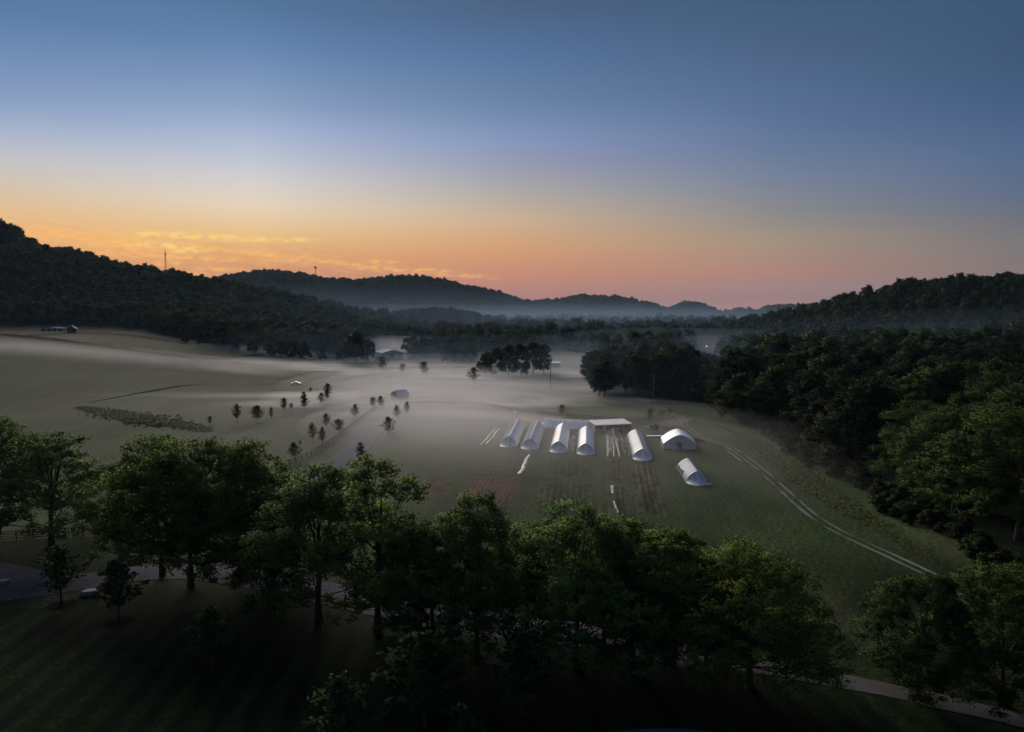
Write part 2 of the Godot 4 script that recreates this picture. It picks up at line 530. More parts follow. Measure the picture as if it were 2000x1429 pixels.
func build_roads() -> void:
	var asph := Color(0.115, 0.12, 0.145)
	tag(strip("road", [Vector2(-92, 91.5), Vector2(-80, 93.5), Vector2(-70.5, 96), Vector2(-65.4, 98), Vector2(-59, 101.5), Vector2(-54.3, 103.5), Vector2(-46.6, 104), Vector2(-39.8, 102), Vector2(-28.8, 97.5), Vector2(-16.2, 91.5), Vector2(-0.9, 86), Vector2(10, 83), Vector2(17.5, 80), Vector2(23, 77.5)], 6.4, 0.05, M.asphalt, asph * 0.8, 0.06, 0.04), "grey asphalt road curving behind the row of large trees", "road", "", "structure")
	tag(strip("gravel_path", [Vector2(19, 79.2), Vector2(22.5, 77.3), Vector2(32.6, 73.8), Vector2(40.6, 70.3), Vector2(50, 65)], 3.0, 0.07, M.gravel, Color(0.085, 0.087, 0.095), 0.3, 0.03), "pale gravel path running on from the road to the lower right", "path", "", "structure")
	tag(strip("garden_path", [Vector2(6, 62.6), Vector2(11, 63.2), Vector2(16, 63.4), Vector2(21, 62.4)], 1.6, 0.06, M.gravel, Color(0.12, 0.12, 0.13), 0.2), "edge of a pale path just showing at the bottom of the frame", "path", "", "structure")
	tag(strip("side_road", [Vector2(-100, 109), Vector2(-84, 106), Vector2(-76.5, 103.5), Vector2(-69.9, 101), Vector2(-62, 99.5)], 6.0, 0.085, M.gravel, Color(0.12, 0.12, 0.12), 0.25), "pale gravel side road joining from the left edge", "road", "", "structure")
	tag(strip("driveway", [Vector2(-42.5, 101), Vector2(-42.5, 112), Vector2(-44.7, 122), Vector2(-47.1, 147), Vector2(-44.4, 166.5), Vector2(-43.0, 191.5), Vector2(-44.1, 218.0), Vector2(-45.0, 247.5), Vector2(-44.5, 262.0), Vector2(-36, 276), Vector2(-20, 283), Vector2(-8, 281)], 7.0, 0.068, M.asphalt, asph, 0.05, 0.05), "asphalt farm drive running up into the mist", "road", "", "structure")
	tag(strip("verge", [Vector2(-38.5, 116), Vector2(-41.5, 147), Vector2(-38.9, 166.5), Vector2(-38.0, 191.5), Vector2(-39.0, 218.0), Vector2(-40.4, 244)], 1.3, 0.06, M.soil, Color(0.15, 0.1, 0.07), 0.5), "strip of bare reddish earth along the right side of the farm drive", "verge", "", "structure")
	# the gravel lane: two wheel tracks with grass between them
	var lane := [Vector2(47, 296), Vector2(49.4, 291.5), Vector2(54.7, 279.0), Vector2(57.0, 268.0), Vector2(58.2, 256), Vector2(58.9, 247.5), Vector2(57.2, 236), Vector2(56.2, 228.0), Vector2(56.3, 219.0), Vector2(57.0, 210.5), Vector2(58.5, 204.0), Vector2(60.3, 198), Vector2(60.6, 188), Vector2(59.9, 170.5), Vector2(58.2, 150.5), Vector2(57.0, 136.5), Vector2(56.9, 126.5), Vector2(58.2, 118.5), Vector2(60.0, 111.0), Vector2(61.5, 104.0), Vector2(62.6, 96), Vector2(64, 84)]
	for s in [-0.82, 0.82]:
		var l := []
		for k in lane.size():
			var t: Vector2 = ((lane[mini(k + 1, lane.size() - 1)] as Vector2) - lane[maxi(k - 1, 0)]).normalized()
			l.append((lane[k] as Vector2) + Vector2(t.y, -t.x) * s)
		tag(strip("gravel_lane", l, 0.62, 0.05, M.gravel, Color(0.2, 0.2, 0.21), 0.45), "left wheel track of the pale gravel lane beside the wood" if s > 0 else "right wheel track of the pale gravel lane, nearer the wood", "lane", "", "structure")
	var pad := PackedVector3Array()
	var padc := PackedColorArray()
	for b in 12:
		for a in 16:
			var s := a / 15.0
			var t := b / 11.0
			var p := Vector2(40.5, 226.0).lerp(Vector2(54.0, 229.5), s).lerp(Vector2(51.0, 240.0).lerp(Vector2(63.0, 247.0), s), t)
			p += Vector2(noise.get_noise_2d(p.x * 9, p.y * 9), noise.get_noise_2d(p.y * 9, p.x * 9)) * 1.6
			pad.append(spot(p, 0.035))
			var f := 1.0 + 0.5 * noise.get_noise_2d(p.x * 12, p.y * 12)
			padc.append(Color(0.13 * f, 0.13 * f, 0.135 * f))
	tag(put("gravel_yard", grid_mesh(16, 12, pad, padc), M.gravel), "patch of grey gravel where the lane meets the farmyard", "yard", "", "structure")
	# plots
	var red := Color(0.078, 0.048, 0.038)
	var grn := Color(0.036, 0.048, 0.02)
	plot("soil_plot", "reddish ploughed plot with a dark green patch, nearest the drive", [Vector2(-22.6, 148.0), Vector2(-13.6, 141.5), Vector2(-11.6, 160.0), Vector2(-19.5, 168.5)], 9, red, Color(0.05, 0.055, 0.03), 0.1, 0.45)
	plot("soil_plot", "bare reddish ploughed plot just behind the treetops", [Vector2(-11.8, 144.0), Vector2(-1.2, 135.0), Vector2(3.0, 163.5), Vector2(-10.2, 163.5)], 12, red, red * 1.25, 0.12)
	plot("soil_plot", "brownish ploughed plot in front of the leftmost tunnels", [Vector2(-10.2, 165.5), Vector2(0.0, 164.5), Vector2(1.9, 190.0), Vector2(-8.2, 189.0)], 10, Color(0.085, 0.058, 0.042), Color(0.06, 0.06, 0.035), 0.12)
	plot("crop_plot", "dark green plot in front of the middle tunnels", [Vector2(6.9, 162.5), Vector2(18.2, 161.0), Vector2(20.7, 181.0), Vector2(8.8, 183.0)], 7, grn * 0.5, grn * 1.15, 0.2, 0.5)
	plot("crop_plot", "green planted plot nearest the treetops in the middle", [Vector2(3.8, 131.0), Vector2(15.1, 129.5), Vector2(18.2, 156.0), Vector2(6.0, 159.0)], 9, grn * 0.45, grn * 1.1, 0.2, 0.45)
	plot("grass_path", "paler mown grass path between the middle and right plots", [Vector2(15.4, 129.5), Vector2(17.2, 129.5), Vector2(23.9, 183.5), Vector2(21.2, 183.5)], 2, Color(0.075, 0.078, 0.046), Color(0.066, 0.07, 0.042), 0.0, 0.2)
	plot("soil_plot", "dark weedy soil plot below the bare hoop tunnel", [Vector2(20.9, 156.5), Vector2(25.0, 155.5), Vector2(28.7, 182.0), Vector2(24.4, 183.0)], 4, Color(0.05, 0.042, 0.035), grn * 0.9, 0.12, 0.6)
	plot("crop_plot", "narrow green plot right of the grass path", [Vector2(17.6, 129.5), Vector2(22.3, 129.5), Vector2(25.6, 154.0), Vector2(20.7, 155.0)], 4, grn * 0.5, Color(0.055, 0.058, 0.034), 0.25, 0.6)
	plot("crop_plot", "long weedy green plot below the fifth tunnel", [Vector2(23.0, 129.5), Vector2(29.3, 129.5), Vector2(36.2, 180.0), Vector2(29.6, 181.0)], 5, grn * 0.45, Color(0.066, 0.068, 0.04), 0.3, 0.7)
	plot("soil_plot", "reddish bare hollow in the left pasture", [Vector2(-139.6, 259.0), Vector2(-113.8, 264.0), Vector2(-125.4, 317.0), Vector2(-149.9, 297.5)], 3, Color(0.065, 0.05, 0.036), Color(0.055, 0.055, 0.035), 0.0, 0.4)
	# sheets of row cover and plastic mulch lying on the beds
	var sheets := [
		[Vector2(1.9, 164.8), Vector2(4.5, 185.7), 0.55, "long pale row cover between the brown plot and the green plot"],
		[Vector2(-8.7, 199.5), Vector2(-5.35, 226.0), 0.26, "left of two pale row covers beside the leftmost tunnel"],
		[Vector2(-7.1, 200.5), Vector2(-4.0, 226.0), 0.26, "right of two pale row covers beside the leftmost tunnel"],
		[Vector2(25.0, 184.0), Vector2(28.6, 212.0), 0.2, "leftmost pale plastic strip under the bare hoops"],
		[Vector2(26.7, 183.5), Vector2(30.2, 212.0), 0.2, "middle pale plastic strip under the bare hoops"],
		[Vector2(27.9, 183.2), Vector2(31.1, 210.0), 0.24, "rightmost pale plastic strip under the bare hoops"],
		[Vector2(22.0, 154.3), Vector2(21.3, 147.5), 0.4, "torn white plastic sheet lying on the narrow green plot"],
		[Vector2(20.6, 141.5), Vector2(19.9, 133.0), 0.3, "crumpled white plastic strip nearest the treetops"],
	]
	for s in sheets:
		var a: Vector2 = s[0]
		var b: Vector2 = s[1]
		var pts := PackedVector3Array()
		var cols := PackedColorArray()
		var n := int(a.distance_to(b) / 0.6)
		var side := Vector2((b - a).normalized().y, -(b - a).normalized().x)
		for k in n + 1:
			var c := a.lerp(b, float(k) / n) + side * 0.35 * noise.get_noise_2d(k * 4.0, a.x * 50.0)
			var w: float = s[2] * (0.6 + 0.8 * absf(noise.get_noise_2d(k * 11.0, a.y * 31.0)) + 0.25 * noise.get_noise_2d(k * 23.0, 7.0))
			for j in 5:
				var f := j / 4.0 * 2.0 - 1.0
				pts.append(spot(c + side * f * w, 0.16 + 0.05 * (1.0 - f * f) + 0.05 * noise.get_noise_2d(k * 17.0 + j * 40.0, a.x)))
				var g := 0.85 + 0.25 * noise.get_noise_2d(k * 20.0, j * 30.0)
				g *= 0.55 + 0.5 * noise.get_noise_2d(k * 31.0, a.x * 77.0)
				cols.append(Color(0.3 * g, 0.31 * g, 0.33 * g))
		tag(put("row_cover", grid_mesh(5, n + 1, pts, cols), M.sheet), s[3], "row cover", "pale sheets lying on the beds")

# ---------------------------------------------------------------- trees
func leaf_cloud(tips: PackedVector3Array, outs: PackedVector3Array, count: int, spread: float, size: float, col: Color, vary: float) -> ArrayMesh:
	# small folded leaves scattered round the ends of the twigs
	var v := PackedVector3Array()
	var n := PackedVector3Array()
	var c := PackedColorArray()
	var idx := PackedInt32Array()
	var total := count * tips.size()
	v.resize(total * 4)
	n.resize(total * 4)
	c.resize(total * 4)
	idx.resize(total * 6)
	var k := 0
	var j := 0
	for t in tips.size():
		var tone := 1.0 + vary * (rng.randf() * 2.0 - 1.0)
		var warm := 1.0 + 0.25 * (rng.randf() * 2.0 - 1.0)
		var tc := Color(col.r * tone * warm, col.g * tone, col.b * tone)
		var sp := spread * (0.7 + 0.6 * rng.randf())
		for q in count:
			var off := Vector3(rng.randf() + rng.randf() - 1.0, (rng.randf() + rng.randf() - 1.0) * 0.75, rng.randf() + rng.randf() - 1.0) * sp
			var p := tips[t] + off
			var a := Vector3(rng.randf() * 2 - 1, rng.randf() * 1.4 - 0.9, rng.randf() * 2 - 1).normalized()
			var b := a.cross(Vector3(rng.randf() * 2 - 1, rng.randf() * 2 - 1, rng.randf() * 2 - 1)).normalized()
			var l := size * (0.7 + 0.6 * rng.randf())
			a *= l * 0.5
			b *= l * 0.33
			var no := (outs[t] * 0.7 + off / sp * 0.7 + Vector3(0, 0.35, 0)).normalized()
			if a.cross(b).dot(no) < 0.0:
				b = -b
			v[k] = p - a
			v[k + 1] = p + b
			v[k + 2] = p + a
			v[k + 3] = p - b
			for z in 4:
				n[k + z] = no
				c[k + z] = tc
			idx[j] = k
			idx[j + 1] = k + 1
			idx[j + 2] = k + 2
			idx[j + 3] = k
			idx[j + 4] = k + 2
			idx[j + 5] = k + 3
			k += 4
			j += 6
	var arr := []
	arr.resize(Mesh.ARRAY_MAX)
	arr[Mesh.ARRAY_VERTEX] = v
	arr[Mesh.ARRAY_NORMAL] = n
	arr[Mesh.ARRAY_COLOR] = c
	arr[Mesh.ARRAY_INDEX] = idx
	var m := ArrayMesh.new()
	m.add_surface_from_arrays(Mesh.PRIMITIVE_TRIANGLES, arr)
	return m

# a broad tree: trunk, limbs that carry lobes, twigs to the ends, leaves round the ends. o: h height, r crown radius, low where the crown starts (share of h), lobes, twigs, leaves per twig, spread, size, col, stems
func broad_tree(sd: int, o: Dictionary) -> Array:
	rng.seed = sd
	var h: float = o.h
	var r: float = o.r
	var low: float = o.low
	var wood := Shape.new()
	var tips := PackedVector3Array()
	var outs := PackedVector3Array()
	var stems: int = o.get("stems", 1)
	var tr: float = o.get("trunk", h * 0.017)
	var stem_tops := []
	for s in stems:
		var lean := Vector3(rng.randf() - 0.5, 0, rng.randf() - 0.5) * (1.2 if stems == 1 else 4.0)
		var p := PackedVector3Array()
		var w := PackedFloat32Array()
		for k in 6:
			var t := k / 5.0
			p.append(Vector3(rng.randf() - 0.5, 0, rng.randf() - 0.5) * 0.35 * t + lean * t * t + Vector3(0, t * h * 0.78, 0))
			w.append(tr * (1.0 + 0.7 * exp(-t * 14.0)) * (1.0 - 0.78 * t))
		wood.tube(p, w, 7)
		stem_tops.append(p)
	var n: int = o.lobes
	for k in n:
		var t := (k + 0.5) / n
		var ang := k * 2.39996 + rng.randf() * 0.7
		var dome := sqrt(maxf(0.0, 1.0 - pow((t - 0.3) / 0.72, 2.0)))
		var lr := r * (0.34 + 0.16 * rng.randf()) * float(o.get("lobe", 1.0))
		var y := lerpf(h * low + lr * 0.55, h - lr * 0.75, t) + (rng.randf() - 0.5) * 1.2
		var reach := maxf(0.0, r * dome - lr * 0.75) * (0.75 + 0.4 * rng.randf())
		var c := Vector3(cos(ang) * reach, y, sin(ang) * reach)
		var stem: PackedVector3Array = stem_tops[k % stems]
		var from := stem[clampi(int(t * 3.0) + 1, 1, 4)]
		from.y = minf(from.y, y - 0.5)
		var mid := from.lerp(c, 0.5) + Vector3(0, -0.06 * reach, 0)
		if not o.get("far", false):
			wood.tube(PackedVector3Array([from, mid, c]), PackedFloat32Array([tr * 0.42, tr * 0.28, tr * 0.12]), 5)
		var twigs: int = int(o.twigs * (0.7 + 0.6 * rng.randf()) / n)
		for q in twigs:
			var d := Vector3(rng.randf() * 2 - 1, rng.randf() * 1.7 - 0.6, rng.randf() * 2 - 1).normalized()
			var e := c + d * Vector3(lr, lr * 0.82, lr) * (0.45 + 0.6 * sqrt(rng.randf()))
			if e.y < h * low * 0.8:
				continue
			tips.append(e)
			outs.append((d + (e - Vector3(0, h * 0.45, 0)).normalized() * 0.6).normalized())
			if not o.get("far", false) and q % 2 == 0:
				wood.tube(PackedVector3Array([mid.lerp(c, rng.randf()), c.lerp(e, 0.5) + Vector3(0, -0.15, 0), e]), PackedFloat32Array([tr * 0.1, tr * 0.07, 0.012]), 3)
	return [wood.mesh(), leaf_cloud(tips, outs, o.leaves, o.spread, o.size, o.col, o.get("vary", 0.3))]

# a young tree with a central leader: conical (peak 1) to oval (peak 0)
func young_tree(sd: int, h: float, r: float, peak: float, bare: float, whorls: int, leaves: int, size: float, col: Color) -> Array:
	rng.seed = sd
	var wood := Shape.new()
	wood.tube(PackedVector3Array([Vector3.ZERO, Vector3(0.05, h * 0.5, 0.03), Vector3(0, h * 0.97, 0)]), PackedFloat32Array([h * 0.014, h * 0.01, 0.01]), 6)
	var tips := PackedVector3Array()
	var outs := PackedVector3Array()
	for k in whorls:
		var t := (k + rng.randf() * 0.8) / whorls
		var prof := lerpf(sin(PI * pow(t * 0.9 + 0.1, 0.75)), (1.0 - t) * 1.05 * smoothstep(-0.1, 0.16, t) + 0.06, peak)
		var len := r * prof * (0.45 + 0.8 * rng.randf())
		var ang := k * 2.39996 + rng.randf()
		var y := lerpf(h * bare, h * 0.98, t)
		var e := Vector3(cos(ang) * len, y + len * 0.45, sin(ang) * len)
		wood.tube(PackedVector3Array([Vector3(0, y - len * 0.1, 0), e]), PackedFloat32Array([h * 0.005, 0.008]), 3)
		for q in 3:
			var f := (q + 1) / 3.0
			if f * len < 0.15 and q < 2:
				continue
			tips.append(Vector3(0, y - len * 0.1, 0).lerp(e, f))
			outs.append(Vector3(cos(ang), 0.3, sin(ang)).normalized())
	return [wood.mesh(), leaf_cloud(tips, outs, leaves, r * 0.28, size, col, 0.25)]

func tree(called: String, parts: Array, at: Vector2, scale: Vector3, turn: float, label: String, group := "", category := "tree", leaf: Material = null) -> Node3D:
	var o := base(called, spot(at, -0.05), turn)
	var t := put("trunk", parts[0], M.bark, o)
	var c := put("crown", parts[1], leaf if leaf else M.leaf, o)
	t.scale = scale
	c.scale = scale
	tag(o, label, category, group)
	return o

func wood_mass(called: String, label: String, protos: Array, spots: Array) -> void:
	# woods too far or too many to tell apart: x, ahead, scale, shade per tree; one object per crown form would repeat, so each form holds a share
	for f in protos.size():
		var mine := []
		for k in range(f, spots.size(), protos.size()):
			mine.append(spots[k])
		var mm := MultiMesh.new()
		mm.transform_format = MultiMesh.TRANSFORM_3D
		mm.use_colors = true
		mm.mesh = protos[f][1]
		mm.instance_count = mine.size()
		for k in mine.size():
			var s: Array = mine[k]
			var b := Basis.from_euler(Vector3(0, s[4], 0)) * Basis.from_scale(Vector3(s[2], s[2] * s[5], s[2]))
			mm.set_instance_transform(k, Transform3D(b, spot(Vector2(s[0], s[1]), -1.0 * s[2])))
			mm.set_instance_color(k, s[3])
		var o := MultiMeshInstance3D.new()
		o.name = called
		o.multimesh = mm
		o.material_override = M.leaf
		add_child(o, true)
		tag(o, label, "woodland", called, "stuff")

func shade() -> Color:
	var f := 0.55 + 1.0 * rng.randf()
	var w := rng.randf()
	return Color(f * (0.85 + 0.8 * w * w * w), f * (0.95 + 0.1 * rng.randf()), f * 0.9)

func scatter(x0: float, x1: float, d0: float, d1: float, step: float, keep: Callable) -> Array:
	var out := []
	var d := d0
	while d < d1:
		var x := x0
		while x < x1:
			var p := Vector2(x + (rng.randf() - 0.5) * step * 0.9, d + (rng.randf() - 0.5) * step * 0.9)
			if keep.call(p.x, p.y):
				out.append(p)
			x += step
		d += step
	return out

func build_trees() -> void:
	var green := Color(0.034, 0.06, 0.012)
	var deep := Color(0.022, 0.04, 0.012)
	var pale := Color(0.06, 0.075, 0.03)
	var big := []
	for k in 6:
		big.append(broad_tree(100 + k, {"h": 20.0, "r": [9.0, 8.0, 7.0, 8.5, 7.5, 6.0][k], "low": [0.1, 0.06, 0.07, 0.1, 0.08, 0.16][k], "lobes": [22, 18, 16, 24, 18, 12][k], "twigs": [640, 560, 480, 620, 520, 330][k], "leaves": [80, 70, 82, 66, 68, 48][k], "spread": [0.84, 0.9, 0.8, 0.95, 0.86, 0.72][k], "size": 0.28, "trunk": 0.26, "col": [Color(0.058, 0.094, 0.02), Color(0.054, 0.086, 0.022), Color(0.042, 0.076, 0.02), Color(0.064, 0.096, 0.02), Color(0.057, 0.099, 0.025), Color(0.078, 0.114, 0.024)][k], "vary": 0.3, "lobe": 0.82, "stems": [1, 2, 1, 2, 2, 1][k]}))
	var mid := []
	for k in 5:
		mid.append(broad_tree(200 + k, {"h": 20.0, "r": [7.5, 6.5, 7.0, 8.0, 6.0][k], "low": [0.08, 0.12, 0.06, 0.1, 0.15][k], "lobes": [16, 14, 15, 18, 12][k], "twigs": 330, "leaves": 34, "spread": 1.15, "size": 0.62, "col": [green * 0.48, deep * 0.6, green * 0.4, deep * 0.7, green * 0.44][k], "vary": 0.35, "lobe": 0.85}))
	var small := []
	for k in 5:
		small.append(broad_tree(300 + k, {"h": 16.0, "r": [6.6, 5.8, 7.0, 6.2, 5.4][k], "low": 0.06, "lobes": [11, 9, 12, 10, 8][k], "twigs": 120, "leaves": 26, "spread": 1.5, "size": 1.25, "col": [green * 0.45, deep * 0.5, deep * 0.62, green * 0.42, deep * 0.55][k], "vary": 0.3, "far": true}))
	var young := [young_tree(400, 6.0, 1.6, 1.0, 0.2, 34, 12, 0.3, deep), young_tree(401, 6.0, 1.7, 0.15, 0.26, 32, 14, 0.3, deep), young_tree(402, 6.0, 2.0, 0.6, 0.24, 34, 13, 0.3, deep), young_tree(403, 6.0, 2.4, 0.0, 0.2, 36, 16, 0.34, deep)]
	rng.seed = 77
	# --- the row of large trees in front: proto, x, ahead, height, width factor, label
	var row := [
		[0, -89.5, 122.0, 20.5, 0.95, "tall tree at the left edge of the frame, behind the plank fence"],
		[4, -76.5, 116.0, 18.8, 1.3, "slender two-stemmed tree second from the left, at the plank fence"],
		[3, -51.5, 102.5, 20.8, 1.02, "left part of the huge spreading tree clump by the road"],
		[0, -45.5, 98.5, 21.4, 1.12, "middle and tallest tree of the huge spreading clump by the road"],
		[3, -39.5, 101.0, 20.6, 1.0, "right part of the huge spreading tree clump by the road"],
		[1, -24.5, 87.5, 19.6, 1.12, "broad dark tree right of the huge clump, its trunk on the lawn"],
		[5, -16.3, 84.0, 21.6, 1.2, "narrow tree with one open leafy top rising beside the drive"],
		[2, -9.2, 80.5, 15.4, 1.2, "lower dark tree in the middle of the row with its crown down to the lawn"],
		[1, -4.0, 78.0, 18.6, 0.92, "upright tree with a rounded top in front of the red plots"],
		[4, 7.0, 75.5, 18.3, 1.12, "two-stemmed tree in front of the middle plots"],
		[5, 13.0, 74.5, 17.2, 1.35, "tree with several thin stems beside the road bend"],
		[2, 17.2, 77.5, 15.6, 1.15, "paler lower tree behind the road bend"],
		[3, 24.8, 71.5, 15.4, 1.12, "wide-spreading low tree right of the middle with a dark trunk"],
		[2, 41.5, 70.0, 13.0, 0.9, "tree at the lower right beside the end of the road"],
		[0, 49.0, 68.5, 14.3, 0.95, "large dark tree in the lower right corner"],
		[2, 58.0, 75.0, 12.5, 1.0, "tree at the right edge where the gravel lane ends"],
		[4, -33.0, 96.0, 15.0, 0.95, "lower tree filling the gap right of the huge clump"],
		[2, -13.0, 87.0, 14.0, 0.85, "dark lower tree behind the one with the open leafy top"],
		[1, 1.8, 83.0, 13.5, 0.95, "low tree behind the gap beside the upright rounded tree"],
		[3, 10.8, 81.0, 15.0, 0.85, "tree standing behind the two-stemmed tree, across the road"],
		[0, 21.0, 74.5, 13.0, 0.8, "small tree joining the wide-spreading low tree to the row"],
	]
	for t in row:
		var s: float = t[3] / 20.0
		tree("large_tree", big[t[0]], Vector2(t[1], t[2]), Vector3(t[4] * 1.1 * maxf(s, 0.9), s, t[4] * 1.1 * maxf(s, 0.9)), rng.randf() * TAU, t[5], "large trees in the front row", "tree", M.shaded_leaf if t[1] > 40.0 else M.leaf)
	# --- young trees: proto, x, ahead, height, width factor, label
	var yt := [
		[1, -59.8, 92.0, 7.6, 1.15, "young tree in a mulch ring nearest the left edge, beside the boulder"],
		[1, -49.4, 87.0, 7.4, 1.1, "young tree in a mulch ring right of the boulder"],
		[2, -32.7, 75.0, 6.6, 1.05, "young tree alone in a mulch ring in the middle of the lawn"],
		[2, -8.2, 64.5, 8.6, 1.35, "young tree in the dark lawn below the middle of the tree row"],
		[1, 1.0, 66.5, 7.9, 1.4, "young tree in the dark lawn right of the middle"],
		[2, -15.2, 60.0, 7.0, 1.3, "young tree cut off by the bottom edge, left of the middle"],
		[1, -4.2, 58.5, 5.4, 1.2, "top of a young tree just showing at the bottom edge"],
		[1, -91.9, 237.0, 6.0, 0.9, "dark oval young tree at the left end of the line in the mist"],
		[3, -86.3, 240.0, 5.0, 1.2, "round bushy young tree second in the line in the mist"],
		[1, -82.1, 242.0, 4.3, 0.75, "small faint young tree third in the line in the mist"],
		[1, -83.9, 261.5, 4.9, 1.2, "dark stout young tree near the white car"],
		[1, -82.5, 265.5, 2.6, 1.2, "little faint tree just right of the dark stout one"],
		[0, -77.7, 265.5, 6.5, 1.0, "spire-shaped young conifer in the mist"],
		[2, -78.3, 302.0, 5.6, 1.1, "farther young tree half lost in mist right of the conifer"],
		[2, -74.8, 279.0, 4.6, 1.2, "ghostly young tree right of the conifer, low in the mist"],
		[1, -75.5, 290.0, 4.6, 1.0, "ghostly young tree behind another in the thick mist"],
		[1, -89.8, 317.5, 2.4, 1.2, "tiny faint tree behind the conifer"],
		[3, -99.7, 234.0, 2.6, 0.7, "tiny sapling alone at the left near the brush strip"],
		[2, -57.6, 204.0, 5.2, 0.85, "thin young tree left of the fence along the drive"],
		[2, -59.3, 226.0, 4.6, 1.1, "young tree farther up left of the fence along the drive"],
		[1, -53.5, 199.5, 4.9, 0.95, "dark young tree right beside the fence along the drive"],
		[3, -53.4, 218.0, 4.0, 0.95, "loose young tree against the fence along the drive"],
		[0, -54.7, 247.5, 4.6, 1.25, "cone-shaped young tree at the upper end of the drive fence"],
		[1, -55.4, 179.5, 4.4, 1.3, "stout young tree at the lower end of the drive fence"],
		[2, -56.6, 170.5, 3.0, 1.1, "young tree half hidden behind the huge clump"],
		[3, -59.5, 198.5, 1.5, 1.0, "small shrub behind the stout tree at the drive fence"],
		[0, -37.3, 174.0, 5.4, 1.05, "pointed young tree right of the drive, above the tree row"],
		[2, -37.5, 214.5, 5.3, 1.1, "full young tree alone right of the drive"],
		[0, -39.9, 245.5, 4.5, 1.3, "pointed young tree right of the upper drive"],
		[1, -37.5, 253.5, 4.6, 1.0, "oval young tree near the little barn"],
		[3, -52.8, 269.5, 4.0, 0.9, "left of a faint pair of young trees at the top of the drive"],
		[3, -50.0, 270.5, 4.3, 0.85, "right of a faint pair of young trees at the top of the drive"],
		[1, 17.6, 251.0, 3.9, 1.3, "young tree behind the long side-on tunnel"],
		[1, 46.6, 240.0, 4.0, 0.9, "young tree at the paddock fence beside the gravel yard"],
		[2, 56.6, 255.0, 2.6, 1.2, "young tree between the paddock fence and the lane"],
		[3, 72.2, 244.0, 7.0, 1.0, "round pale bush-like tree in front of the dark wood"],
		[3, -77.4, 424.5, 7.0, 1.35, "rounded ghostly bush in the mist below the grey barn"],
		[3, -62.7, 408.5, 4.4, 1.3, "small ghostly bush right of the grey barn's rounded bush"],
		[3, -48.7, 394.0, 6.6, 1.4, "wide ghostly bush in the mist right of the grey barn"],
		[2, -19.1, 354.0, 7.6, 1.3, "ragged bush with stray twigs at the edge of the mist"],
		[3, 44.6, 219.0, 2.4, 1.2, "dark round bush behind the big high tunnel"],
	]
	for t in yt:
		var s: float = t[3] / 5.5
		tree("young_tree", young[t[0]], Vector2(t[1], t[2]), Vector3(s * t[4] * (0.8 + 0.4 * rng.randf()), s, s * t[4] * (0.8 + 0.4 * rng.randf())), rng.randf() * TAU, t[5])
	# mulch rings
	for t in [[-59.8, 92.0, "mulch ring of the young tree nearest the left edge"], [-49.4, 87.0, "mulch ring of the young tree right of the boulder"], [-32.7, 75.0, "mulch ring in the middle of the lawn"]]:
		var s := Shape.new()
		for k in 24:
			var a := TAU * k / 24.0
			var b := TAU * (k + 1) / 24.0
			var ra := 1.75 + 0.15 * sin(k * 2.1)
			var rb := 1.75 + 0.15 * sin((k + 1) % 24 * 2.1)
			s.tri(Vector3(0, 0.1, 0), Vector3(cos(a) * ra, 0.02, sin(a) * ra), Vector3(cos(b) * rb, 0.02, sin(b) * rb))
		var o := put("mulch_ring", s.mesh(), M.mulch)
		o.position = spot(Vector2(t[0], t[1]), 0.035)
		tag(o, t[2], "mulch", "mulch rings")
	# --- single trees and clumps in the valley: proto list, x, ahead, height, width, label
	var single := [
		[1, -104.0, 475.0, 21.5, 0.85, "tallest dark tree in the mist left of the grey barn"],
		[0, -96.5, 480.0, 15.5, 0.75, "tree leaning out right of the tallest dark tree"],
		[2, -113.5, 474.0, 9.5, 0.75, "low round tree left of the tallest dark tree"],
		[2, -126.5, 476.0, 8.5, 0.7, "round shrub-like tree beyond the end of the hedge"],
		[3, -139.0, 479.0, 12.0, 0.85, "rightmost round tree of the hedge row below the hill"],
		[4, -147.0, 481.0, 13.0, 0.9, "third round tree of the hedge row below the hill"],
		[2, -155.5, 483.0, 12.5, 0.85, "second round tree of the hedge row below the hill"],
		[0, -164.5, 486.0, 9.5, 0.85, "leftmost round tree of the hedge row below the hill"],
		[1, -178.5, 492.0, 10.5, 0.8, "round tree alone at the bend of the upper fence"],
		[3, -192.0, 497.0, 7.5, 0.8, "small round tree above the bend of the upper fence"],
		[4, -222.0, 512.0, 9.5, 0.9, "round tree on the crest of the left pasture"],
		[2, -236.0, 517.0, 7.0, 0.9, "shrub on the crest of the left pasture"],
		[0, -71.5, 512.0, 16.5, 0.95, "full tree at the right end of the grey barn"],
		[3, -64.0, 518.0, 15.5, 0.95, "second tree right of the grey barn"],
		[4, -56.0, 508.0, 12.0, 0.9, "lower third tree right of the grey barn"],
		[1, -41.0, 455.0, 14.5, 0.85, "left tree of the middle pair beyond the mist"],
		[2, -34.0, 460.0, 13.5, 0.85, "right tree of the middle pair beyond the mist"],
		[0, -26.5, 450.0, 15.0, 0.9, "tree joining the middle pair to the big clump"],
		[1, -14.5, 392.0, 13.5, 0.8, "leftmost tree of the big clump in the middle of the valley"],
		[3, -8.5, 386.0, 16.0, 0.85, "second tree of the big clump in the middle of the valley"],
		[0, -2.0, 390.0, 17.0, 0.85, "third tree of the big clump in the middle of the valley"],
		[2, 5.0, 388.0, 17.5, 0.85, "fourth tree of the big clump in the middle of the valley"],
		[4, 11.5, 391.0, 18.5, 0.9, "fifth and tallest tree of the big clump in the middle of the valley"],
		[1, 17.5, 394.0, 17.5, 0.8, "rightmost tree of the big clump in the middle of the valley"],
		[2, 94.0, 480.0, 17.0, 1.0, "dark rounded tree standing forward of the far belt, left"],
		[0, 104.0, 476.0, 16.0, 0.9, "dark rounded tree standing forward of the far belt, right"],
	]
